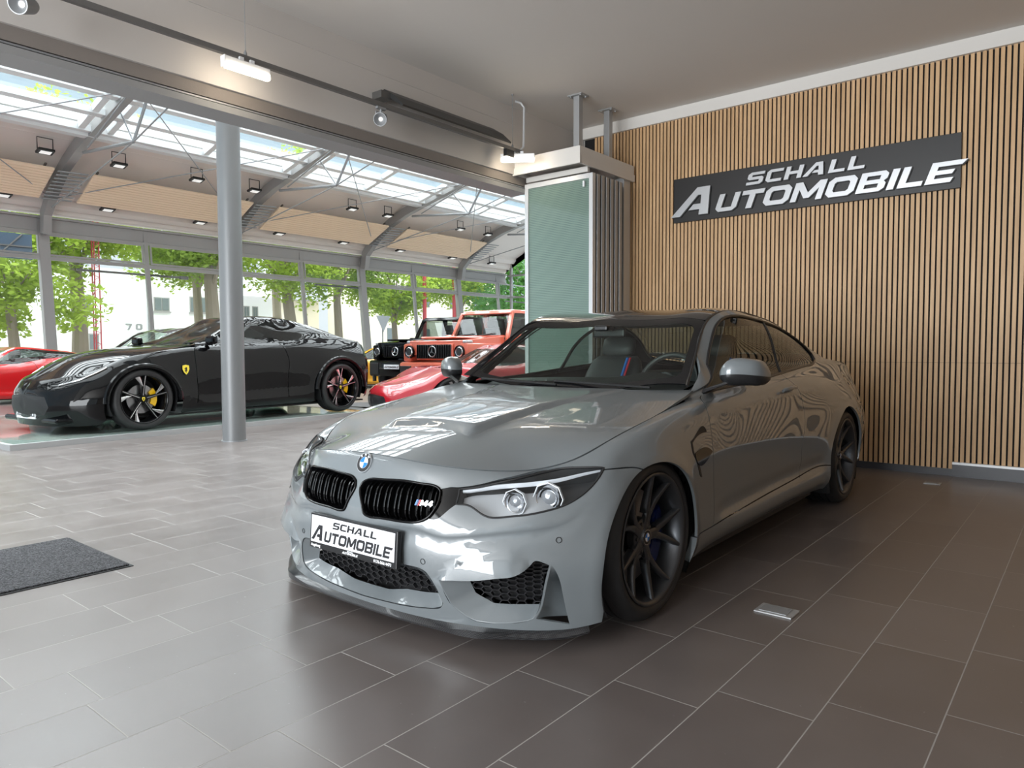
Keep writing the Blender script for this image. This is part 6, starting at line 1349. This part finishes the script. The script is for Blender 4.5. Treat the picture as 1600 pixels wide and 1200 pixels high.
def template():
    if _CACHE: return _CACHE
    base=SKIRT.disp; arF=np.array(ARCHF);arR=np.array(ARCHR);uT=SKU[-1];UH=2.0
    o=[(0,0)]+[(x,0) for x in np.arange(.1,arF[0][0],.1)]+[tuple(p) for p in arF if p[1]>0]+[(x,0) for x in np.arange(arF[-1][0]+.02,arR[0][0]-.02,.1)]+[tuple(p) for p in arR if p[1]>0]+[(x,0) for x in np.arange(arR[-1][0]+.02,uT,.1)]+[(uT,0)]
    o+=[(uT,y) for y in np.arange(.1,1.1,.1)]+[(x,1.117) for x in np.arange(uT,UH+.05,-.1)]+[(UH,1.117),(UH,.72)]+[(x,.6985) for x in np.arange(UH-.02,.0,-.06)]+[(0,.6985)]
    dlo=smooth_line(DLO,.03,True,45)
    door=smooth_line([(2.16,.70)]+[tuple(p) for p in DOORF[1:]]+[(2.02,.10)],.04,False,60); doorr=smooth_line([(3.262,.70)]+[tuple(p) for p in DOORR[1:]]+[(3.372,.12)],.04,False,60)
    hl=smooth_line([(.56,.505),(.70,.545),(.85,.585),(1.04,.615),(1.0,.590),(.80,.54),(.64,.492)],.03,True,60)
    gr=np.array([(0,.10),(.42,.10),(.50,.20),(.44,.33),(0,.36)])
    V,T=tri_domain(np.array(o),[dlo],[door,doorr],[np.concatenate([hl,hl[:1]]),gr],step=.05,gw=.010); P=SKIRT.pos(*V.T); P[np.abs(V[:,0])<1e-6,0]=0
    C=V[T].mean(1); m=np.zeros(len(T),int); m[inpoly(C,hl)]=1; m[inpoly(C,gr)]=2
    _CACHE['body']=(P,T,m)
    Vg,Tg=tri_domain(dlo,step=.06); _CACHE['glass']=(SKIRT.pos(*Vg.T)-SKIRT.nrm(*Vg.T)*.004,Tg)
    pl=SKIRT.base(np.linspace(0,UH,50),np.full(50,.7)); ho=[(p[0],p[1]) for p in pl]; ho[0]=(0,ho[0][1]); rear=[(a_,.62+.08*(a_/ho[-1][0])**2) for a_ in np.linspace(ho[-1][0],0,20)][1:]
    Vh,Th=tri_domain(np.array(ho+rear)[::-1],step=.05); _CACHE['hood']=(np.stack([Vh[:,0],Vh[:,1],hood_z(Vh[:,0],Vh[:,1])],1),Th)
    uW=np.interp(1.2,[c[1] for c in TC],TPU); uR=np.interp(2.45,[c[1] for c in TC],TPU); uB=np.interp(3.12,[c[1] for c in TC],TPU)
    for nm,a,b in (('ws',0,uW),('roof',uW,uR),('rw',uR,uB),('deck',uB,TPU[-1])):
        uu,vv=np.meshgrid(np.linspace(a,b,14),np.linspace(0,.60,11),indexing='ij'); G=np.arange(154).reshape(14,11); T_=[]
        for i in range(13):
            for j in range(10): T_+=[(G[i,j],G[i,j+1],G[i+1,j]),(G[i+1,j],G[i,j+1],G[i+1,j+1])]
        P_=TOP.pos(uu.ravel(),vv.ravel()); P_[vv.ravel()<1e-9,0]=0; _CACHE[nm]=(P_,np.array(T_))
    return _CACHE
def vsheet(name,P,T,w,m,parent,mi=None,side=None):
    """warped half sheet; side None = both halves welded, else +1/-1"""
    Q=w(P); V=Q.tolist(); F=[tuple(map(int,t)) for t in T]
    n=area_normals(Q,F); n[np.abs(Q[:,0])<1e-5,0]=0; n/=np.linalg.norm(n,axis=1)[:,None]+1e-12
    VV=[];FF=[];LN=[];MI=[]
    for sg in ((1,-1) if side is None else (side,)):
        k=len(VV); VV+= [(v[0]*sg,v[1],v[2]) for v in V]
        for q,f in enumerate(F):
            g=f if sg>0 else f[::-1]; FF.append(tuple(i+k for i in g)); LN+=[(n[i][0]*sg,n[i][1],n[i][2]) for i in g]; MI.append(0 if mi is None else int(mi[q]))
    return mobj(name,VV,FF,m,parent,normals=LN,mi=MI)
def variant(root,w,paintm,wheels,glass='carglass2',roofm=None,hlm='lampgrey',grm='mesh_black',style='5',wl=None,caliper=None,mirror=True,badge=None):
    t=template(); M=MATS
    P,T,m=t['body']; vsheet('body',P,T,w,[paintm,M[hlm],M[grm]],root,mi=m)
    vsheet('bonnet',*t['hood'],w,paintm,root); vsheet('windscreen',*t['ws'],w,M['carglass'],root); vsheet('roof',*t['roof'],w,roofm or paintm,root); vsheet('rear_window',*t['rw'],w,M[glass],root); vsheet('boot_lid',*t['deck'],w,paintm,root)
    for s in (1,-1): vsheet('side_window',*t['glass'],w,M[glass],root,side=s)
    mb=MB()
    for p0,p1 in (((-.80,-.35,.13),(.80,3.5,.15)),): 
        q=w([p0,p1]); mb.box2(q[0],q[1])
    q=w([(0,.9,.5),(0,2.9,.86)]); mb.box2((-.62,q[0][1],q[0][2]),(.62,q[1][1],q[1][2])); q=w([(0,.4,.2),(0,.45,.80)]); mb.box2((-.6,q[0][1],q[0][2]),(.6,q[1][1],q[1][2]))
    mb.build('underbody',M['blackp'],root)
    for b0,R_,rr,wd,xo,zc in wheels:
        for s in (1,-1):
            wheel(root,(s*xo,b0,zc),R_,rr,wd,s,wl or [M['gloss_black'],M['steel']],M['rubber'],M['gloss_black'],style,badge,caliper,M['steel'],rot=.25,depth=.05)
            wl_=MB(); V_=[]; k=20; Ra=R_*1.13
            for i in range(k+1):
                a=math.radians(-25+230*i/k); 
                for x in (xo*.985,xo-.34): V_.append((s*x,b0+Ra*math.cos(a),max(zc+Ra*math.sin(a),zc*.5)))
            wl_.add(V_,[(2*i,2*i+1,2*i+3,2*i+2) for i in range(k)]); wl_.build('wheel_well',M['blackp'],root,fix=False)
    if mirror:
        for s in (1,-1):
            q=w([(.86,.76,.90)])[0]; mr=MB(); mr.box((s*(q[0]+.09),q[1],q[2]+.06),(.20,.10,.12),ch=.035); mr.box((s*(q[0]+.0),q[1]+.02,q[2]+.0),(.12,.06,.03),ch=.01); mr.build('door_mirror',paintm,root)
def shield(mb,c,r,n,up):
    n=Vector(n).normalized(); x=Vector(up).cross(n).normalized(); y=n.cross(x)
    o=[(-.72,.9),(0,1.05),(.72,.9),(.78,.1),(.45,-.65),(0,-1.1),(-.45,-.65),(-.78,.1)]
    mb.prism([(p*r*1.12,q*r*1.12) for p,q in o],Vector(c),x,y,n*.004,1); mb.prism([(p*r,q*r) for p,q in o],Vector(c)+n*.002,x,y,n*.005,0)
    h=[(-.05,-.7),(.08,-.68),(.05,-.35),(.25,-.3),(.3,-.05),(.18,.05),(.3,.3),(.22,.5),(.02,.55),(-.1,.42),(-.2,.25),(-.42,.3),(-.3,.1),(-.12,.05),(-.1,-.2),(-.3,-.1),(-.32,-.35),(-.12,-.4)]
    mb.prism([(p*r,q*r) for p,q in h],Vector(c)+n*.006,x,y,n*.003,1)
    return mb
def build_suv(org,rz,pm,label,dark):
    """upright off-road wagon, front centre on the ground at org, facing -Y"""
    M=MATS; t=empty('offroad_wagon',org,rz,label=label,cat='car',group=None); W=.86
    mb=MB(); mb.box2((-W,.30,.52),(W,4.35,1.22),ch=.03); mb.build('body',pm,t,smooth=True)
    mb=MB(); mb.add([(-.74,.02,1.30),(.74,.02,1.30),(.78,1.30,1.40),(-.78,1.30,1.40),(-.76,.0,1.0),(.76,.0,1.0),(.80,1.30,1.0),(-.80,1.30,1.0)],[(0,3,2,1),(4,5,6,7),(0,1,5,4),(1,2,6,5),(2,3,7,6),(3,0,4,7)]); mb.box2((-.50,.1,1.34),(.50,1.2,1.385),ch=.02); mb.build('bonnet',pm,t,bevel=.03)
    # wings with indicators
    for s in (1,-1):
        mb=MB(); mb.box2((s*.66,-.02,.86),(s*.90,1.35,1.24),ch=.04); mb.build('wing',pm,t,smooth=True)
        mb=MB(); mb.box2((s*.72,.02,1.24),(s*.84,.22,1.30),ch=.02); mb.build('indicator',M['lampgrey'],t)
        mb=MB(); mb.lathe([(0,.0),(.10,.0),(.115,.02),(.115,.10)],28,'Y',c=(s*.70,-.045,1.07)); h=mb.build('headlight',M['lampdark'],t,smooth=True); mb=MB(); mb.lathe([(.112,0),(.128,-.012),(.135,.03),(.12,.03)],28,'Y',c=(s*.70,-.045,1.07)); mb.build('bezel',M['gloss_black'],h); mb=MB(); mb.lathe([(.078,-.008),(.088,-.012),(.098,-.004)],24,'Y',c=(s*.70,-.045,1.07)); mb.build('light_ring',M['chrome'],h)
        mb=MB(); mb.tube([(s*.90,.55+.52*math.cos(a),.42+.52*math.sin(a)) for a in np.linspace(-.2,math.pi+.2,16)],.05,8); mb.tube([(s*.90,3.4+.52*math.cos(a),.42+.52*math.sin(a)) for a in np.linspace(-.2,math.pi+.2,16)],.05,8); mb.build('arch_flare',M['trimblack'] if dark else pm,t,smooth=True)
    mb=MB(); mb.box2((-.52,-.03,.90),(.52,.05,1.25),ch=.05); g=mb.build('grille_frame',pm,t); mb=MB(); mb.box2((-.48,-.045,.93),(.48,-.02,1.22),ch=.02); mb.build('grille_back',M['blackp'],g)
    for i in range(15):
        mb=MB(); x=-.44+.88*i/14; mb.box2((x-.010,-.075,.94),(x+.010,-.04,1.21),ch=.006); mb.build('grille_bar',M['gloss_black'],g)
    mb=MB(); c=Vector((0,-.085,1.075)); mb.tube([c+Vector((.105*math.cos(a),0,.105*math.sin(a))) for a in np.linspace(0,math.tau,33)[:-1]],.011,8,closed=True)
    for k in range(3):
        a=math.pi/2+k*math.tau/3; p=Vector((math.cos(a),0,math.sin(a))); q=Vector((-p.z,0,p.x)); mb.add([c+p*.1,c+q*.017-Vector((0,.012,0)),c-q*.017-Vector((0,.012,0)),c+Vector((0,.01,0))],[(0,1,2),(0,2,3),(0,3,1)])
    mb.build('star_emblem',M['chrome'] if dark else M['steel'],g,smooth=True)
    mb=MB(); mb.box2((-.84,-.20,.45),(.84,.30,.86),ch=.05); mb.build('bumper',M['gloss_black'] if dark else pm,t,smooth=True)
    for s in (1,-1): mb=MB(); mb.box2((s*.48,-.215,.50),(s*.80,-.18,.78),ch=.01); mb.build('air_intake',M['blackp'],t)
    mb=MB(); mb.box2((-.26,-.225,.64),(.26,-.20,.75)); p=mb.build('plate_board',M['platewhite'],t); mb=MB(); text_mesh('AUTOMOBILE',.045,(-.24,-.227,.665),(1,0,0),(0,0,1),.001,slant=.2,gap=.15,wide=.85,mb=mb); mb.build('plate_lettering',M['ink'],p)
    # cabin
    A=[(-.80,1.30,1.36),(.80,1.30,1.36),(.71,1.68,1.93),(-.71,1.68,1.93),(-.80,4.30,1.22),(.80,4.30,1.22),(.70,4.22,1.93),(-.70,4.22,1.93)]
    mb=MB(); mb.add([(-.72,1.60,1.90),(.72,1.60,1.90),(.72,4.25,1.92),(-.72,4.25,1.92),(-.68,1.68,1.985),(.68,1.68,1.985),(.68,4.18,1.99),(-.68,4.18,1.99)],[(0,3,2,1),(4,5,6,7),(0,1,5,4),(1,2,6,5),(2,3,7,6),(3,0,4,7)]); mb.build('roof',M['gloss_black'] if dark else pm,t,bevel=.02)
    for s in (1,-1):
        for (y0,y1,nm) in ((1.30,1.38,'a_pillar'),(2.45,2.58,'pillar'),(3.35,3.45,'pillar'),(4.18,4.30,'pillar')):
            mb=MB(); dy=.34 if nm=='a_pillar' else 0; mb.bar((s*.80,(y0+y1)/2,1.22),(s*.705,(y0+y1)/2+dy,1.93),y1-y0,.06,up=(0,1,0)); mb.build('pillar',pm,t)
        mb=MB(); mb.add([(s*.80,1.40,1.24),(s*.80,2.48,1.24),(s*.71,2.48,1.90),(s*.71,1.70,1.90)],[(0,1,2,3)]); mb.build('side_window',M['carglass2'],t,fix=False)
        mb=MB(); mb.add([(s*.80,2.58,1.24),(s*.80,3.35,1.24),(s*.71,3.35,1.90),(s*.71,2.58,1.90)],[(0,1,2,3)]); mb.build('side_window',M['carglass2'],t,fix=False)
        mb=MB(); mb.add([(s*.80,3.45,1.24),(s*.80,4.18,1.24),(s*.71,4.18,1.90),(s*.71,3.45,1.90)],[(0,1,2,3)]); mb.build('side_window',M['carglass2'],t,fix=False)
        mb=MB(); mb.box((s*.98,1.50,1.36),(.20,.10,.18),ch=.04); mb.box((s*.86,1.50,1.28),(.10,.05,.04)); mb.build('door_mirror',M['gloss_black'] if dark else pm,t)
        mb=MB(); mb.box2((s*.855,1.42,.98),(s*.885,4.2,1.02),ch=.008); mb.build('side_moulding',M['trimblack'],t)
        mb=MB(); mb.box2((s*.80,.9,.34),(s*.98,3.0,.40),ch=.02); mb.build('running_board',M['trimblack'],t)
    mb=MB(); mb.add([(-.74,1.335,1.40),(.74,1.335,1.40),(.68,1.665,1.90),(-.68,1.665,1.90)],[(0,1,2,3)]); w=mb.build('windscreen',M['carglass'],t,fix=False)
    mb=MB(); mb.bar((-.76,1.315,1.395),(.76,1.315,1.395),.06,.05); mb.bar((-.70,1.66,1.915),(.70,1.66,1.915),.05,.05); mb.build('screen_frame',pm,t)
    for x0 in (.1,-.5): mb=MB(); mb.tube([(x0+.1,1.30,1.41),(x0-.05,1.33,1.42),(x0+.38,1.36,1.47)],.010,6); mb.build('wiper',M['trimblack'],t)
    mb=MB(); mb.box2((-.70,1.5,1.0),(.70,1.75,1.34),ch=.03); 
    for s in (.38,-.38): mb.box2((s-.24,2.25,.9),(s+.24,2.45,1.62),ch=.06); mb.box2((s-.13,2.28,1.62),(s+.13,2.40,1.80),ch=.04)
    mb.box2((-.65,3.1,.9),(.65,3.3,1.55),ch=.06); mb.build('interior',M['leather'],t)
    mb=MB(); mb.box2((-.70,4.28,1.22),(.70,4.33,1.9)); mb.build('tailgate',pm,t)
    mb=MB(); mb.box2((-.7,.3,.30),(.7,4.2,.55)); mb.build('chassis',M['blackp'],t)
    for b_ in (.55,3.4):
        for s in (1,-1): wheel(t,(s*.93,b_,.39),.39,.27,.27,s,[M['gloss_black'],M['steel']],M['rubber'],M['gloss_black'],'10')
    return t
def build_cars():
    M=MATS
    paint('blackpaint',(.003,.003,.0035),rough=.03,coat=0); MATS['blackpaint'].node_tree.nodes['Principled BSDF'].inputs['Specular IOR Level'].default_value=.28; paint('redpaint',(.62,.012,.015),rough=.3); paint('deepred',(.38,.008,.018),rough=.3); paint('yellowpaint',(.85,.40,.01),rough=.35); paint('orangered',(.55,.11,.06),rough=.35,metal=.2); paint('darkgrey',(.035,.037,.04),rough=.3)
    mat('caliperyellow',(.85,.50,.0),.3,coat=.5); mat('yellowbadge',(.85,.66,.05),.3)
    # tall black four-door on the platform
    B=[(-.78,-1.0),(-.41,-.47),(-.03,.05),(.348,.57),(.70,.93),(1.2,1.72),(1.6,2.05),(2.43,2.85),(2.81,3.43),(3.19,4.0),(3.94,4.22)]
    w=make_warp(B,[(-.69,.72),(-.45,.85),(-.3,.93),(0,1.05),(.3,1.12),(.6,1.165),(.75,1.185),(1.4,1.215),(1.9,1.24),(2.6,1.315),(2.87,1.32),(3.4,1.22),(3.94,1.17)],[(-.69,.745),(-.6,.80),(-.4,.98),(-.2,1.08),(0,1.14),(.3,1.175),(.6,1.185),(.9,1.33),(1.2,1.55),(1.36,1.62),(1.75,1.66),(2.1,1.655),(2.42,1.60),(2.8,1.46),(3.15,1.29),(3.42,1.22),(3.9,1.17)],[(-.7,.62),(-.4,.75),(0,.885),(1.4,.90),(2.81,.99),(3.9,.93)],1.045,.066,.26)
    t=empty('tall_sports_car',(-10.6528,4.0735,0),.0898,label='glossy black high-riding four-door sports car with yellow brake calipers on the glass platform',cat='car')
    def fb(e,c): b=MB(); shield(b,Vector(c)+Vector((.002,0,0)),.026,(1,0,0),(0,0,1)); b.build('centre_cap',[M['yellowbadge'],M['ink']],e)
    variant(t,w,M['blackpaint'],[(.03,.405,.315,.28,1.02,.472),(3.43,.41,.33,.30,1.03,.477)],caliper=(M['caliperyellow'],math.radians(5)),badge=fb,wl=[M['gloss_black'],M['steelb']],glass='carglass3',hlm='gloss_black',grm='blackp')
    for s in (1,-1):
        b=MB(); shield(b,(s*1.0,.62,.845),.062,(s,-.03,.1),(0,0,1)); b.build('wing_badge',[M['yellowbadge'],M['ink']],t)
        for y_,zc_,ra,rb in ((.03,.44,.50,.47),(3.43,.47,.53,.51)): b=MB(); b.tube([(s*1.025,y_+ra*math.cos(a),zc_+rb*math.sin(a)) for a in np.linspace(.0,math.pi,20)],.035,8); b.build('arch_cladding',M['gloss_black'],t,smooth=True)
        b=MB(); b.tube([(s*1.02,.03+.50*math.cos(a),.44+.47*math.sin(a)) for a in np.linspace(.0,math.pi,20)],.035,8); b.tube([(s*1.03,3.43+.53*math.cos(a),.47+.51*math.sin(a)) for a in np.linspace(.0,math.pi,20)],.035,8)
        q=w(SKIRT.pos(np.linspace(.55,1.02,16),np.interp(np.linspace(.55,1.02,16),[.55,1.02],[.52,.60]))); b=MB(); b.tube([(s*p[0]*1.01,p[1]-.006,p[2]) for p in q],.010,6); b.build('headlight_strip',M['steelb'],t,smooth=True)
    b=MB(); b.box2((-.26,-.965,.25),(.26,-.95,.36)); p=b.build('plate_board',M['platewhite'],t); b=MB(); text_mesh('AUTOMOBILE',.045,(-.24,-.967,.28),(1,0,0),(0,0,1),.001,slant=.2,gap=.15,wide=.85,mb=b); b.build('plate_lettering',M['ink'],p)
    b=MB(); b.box2((-.74,-.93,.20),(.74,-.45,.27),ch=.03); b.build('front_lip',M['gloss_black'],t)
    # mid-engined shape used three times
    Bm=[(-.78,-1.12),(-.41,-.45),(-.03,0),(.348,.42),(.70,.62),(1.2,1.05),(1.75,1.38),(2.1,1.65),(2.43,2.22),(2.81,2.62),(3.19,3.02),(3.94,3.5)]
    zb=[(-.69,.50),(-.4,.64),(-.1,.79),(.1,.82),(.35,.79),(.6,.82),(1.4,.84),(1.9,.90),(2.43,.99),(2.87,1.0),(3.4,.96),(3.94,.90)]; zr=[(-.69,.52),(-.4,.64),(-.2,.70),(0,.75),(.3,.80),(.6,.86),(.9,1.0),(1.2,1.13),(1.5,1.195),(1.75,1.21),(2.1,1.19),(2.42,1.12),(2.8,1.03),(3.15,.98),(3.42,.96),(3.9,.93)]; md=[(-.7,.42),(-.4,.55),(0,.66),(1.4,.58),(2.81,.70),(3.9,.66)]
    wm=make_warp(Bm,zb,zr,md,1.05,0,.18)
    for pos,rz,pm,lb,rf in (((-18.5,3.9,0),.03,'redpaint','bright red low sports car cut by the left edge of the view',None),((-9.02,8.85,0),-.42,'deepred','dark red low sports car behind the grey coupe bonnet',None),((-18.0,13.45,0),-.75,'yellowpaint','yellow low sports car far back between the black cars',None)):
        t=empty('low_sports_car',pos,rz,label=lb,cat='car'); variant(t,wm,M[pm],[(0,.34,.265,.25,.985,.34),(2.62,.355,.27,.31,.99,.355)],roofm=M['gloss_black'] if pm=='xx' else None,badge=None)
        for s in (1,-1): b=MB(); b.add([(s*(.995),1.95,.72),(s*1.0,2.18,.78),(s*.985,2.16,.86),(s*.975,1.98,.80)],[(0,1,2,3)]); b.prism([(0,0),(.22,.05),(.2,.12),(.03,.09)],(s*.955,1.95,.74),(0,1,0),(0,0,1),(s*.045,0,0)); b.build('side_scoop',M['blackp'],t)
    # dark hatch behind the platform
    B2=[(-.78,-.85),(0,0),(.7,.75),(1.2,1.35),(2.81,2.85),(3.94,3.8)]
    w2=make_warp(B2,[(-.69,.70),(0,.88),(.6,.96),(1.4,1.04),(2.87,1.14),(3.94,1.1)],[(-.69,.72),(0,.93),(.6,1.02),(1.2,1.50),(1.75,1.60),(2.42,1.56),(2.8,1.44),(3.15,1.25),(3.9,1.15)],[(-.7,.6),(0,.76),(3.9,.80)],1.0,0,.22)
    t=empty('dark_hatchback',(-15.3,5.5,0),.09,label='dark grey car with light windows showing above the black car bonnet',cat='car'); variant(t,w2,M['darkgrey'],[(0,.35,.25,.24,.92,.35),(2.85,.35,.25,.24,.92,.35)],style='10',glass='carglass')
    build_suv((-10.45,10.3,0),.03,M['orangered'],'orange-red upright off-road wagon with black grille, facing the platform',False)
    build_suv((-13.55,12.05,0),.03,M['blackpaint'],'black upright off-road wagon with silver star emblem and white plate',True)
mat('steelb',(.6,.61,.62),.18,1); glassmat('carglass3',(.10,.11,.11),f0=1.5)
build_room(); build_street()
build_coupe(); build_cars()
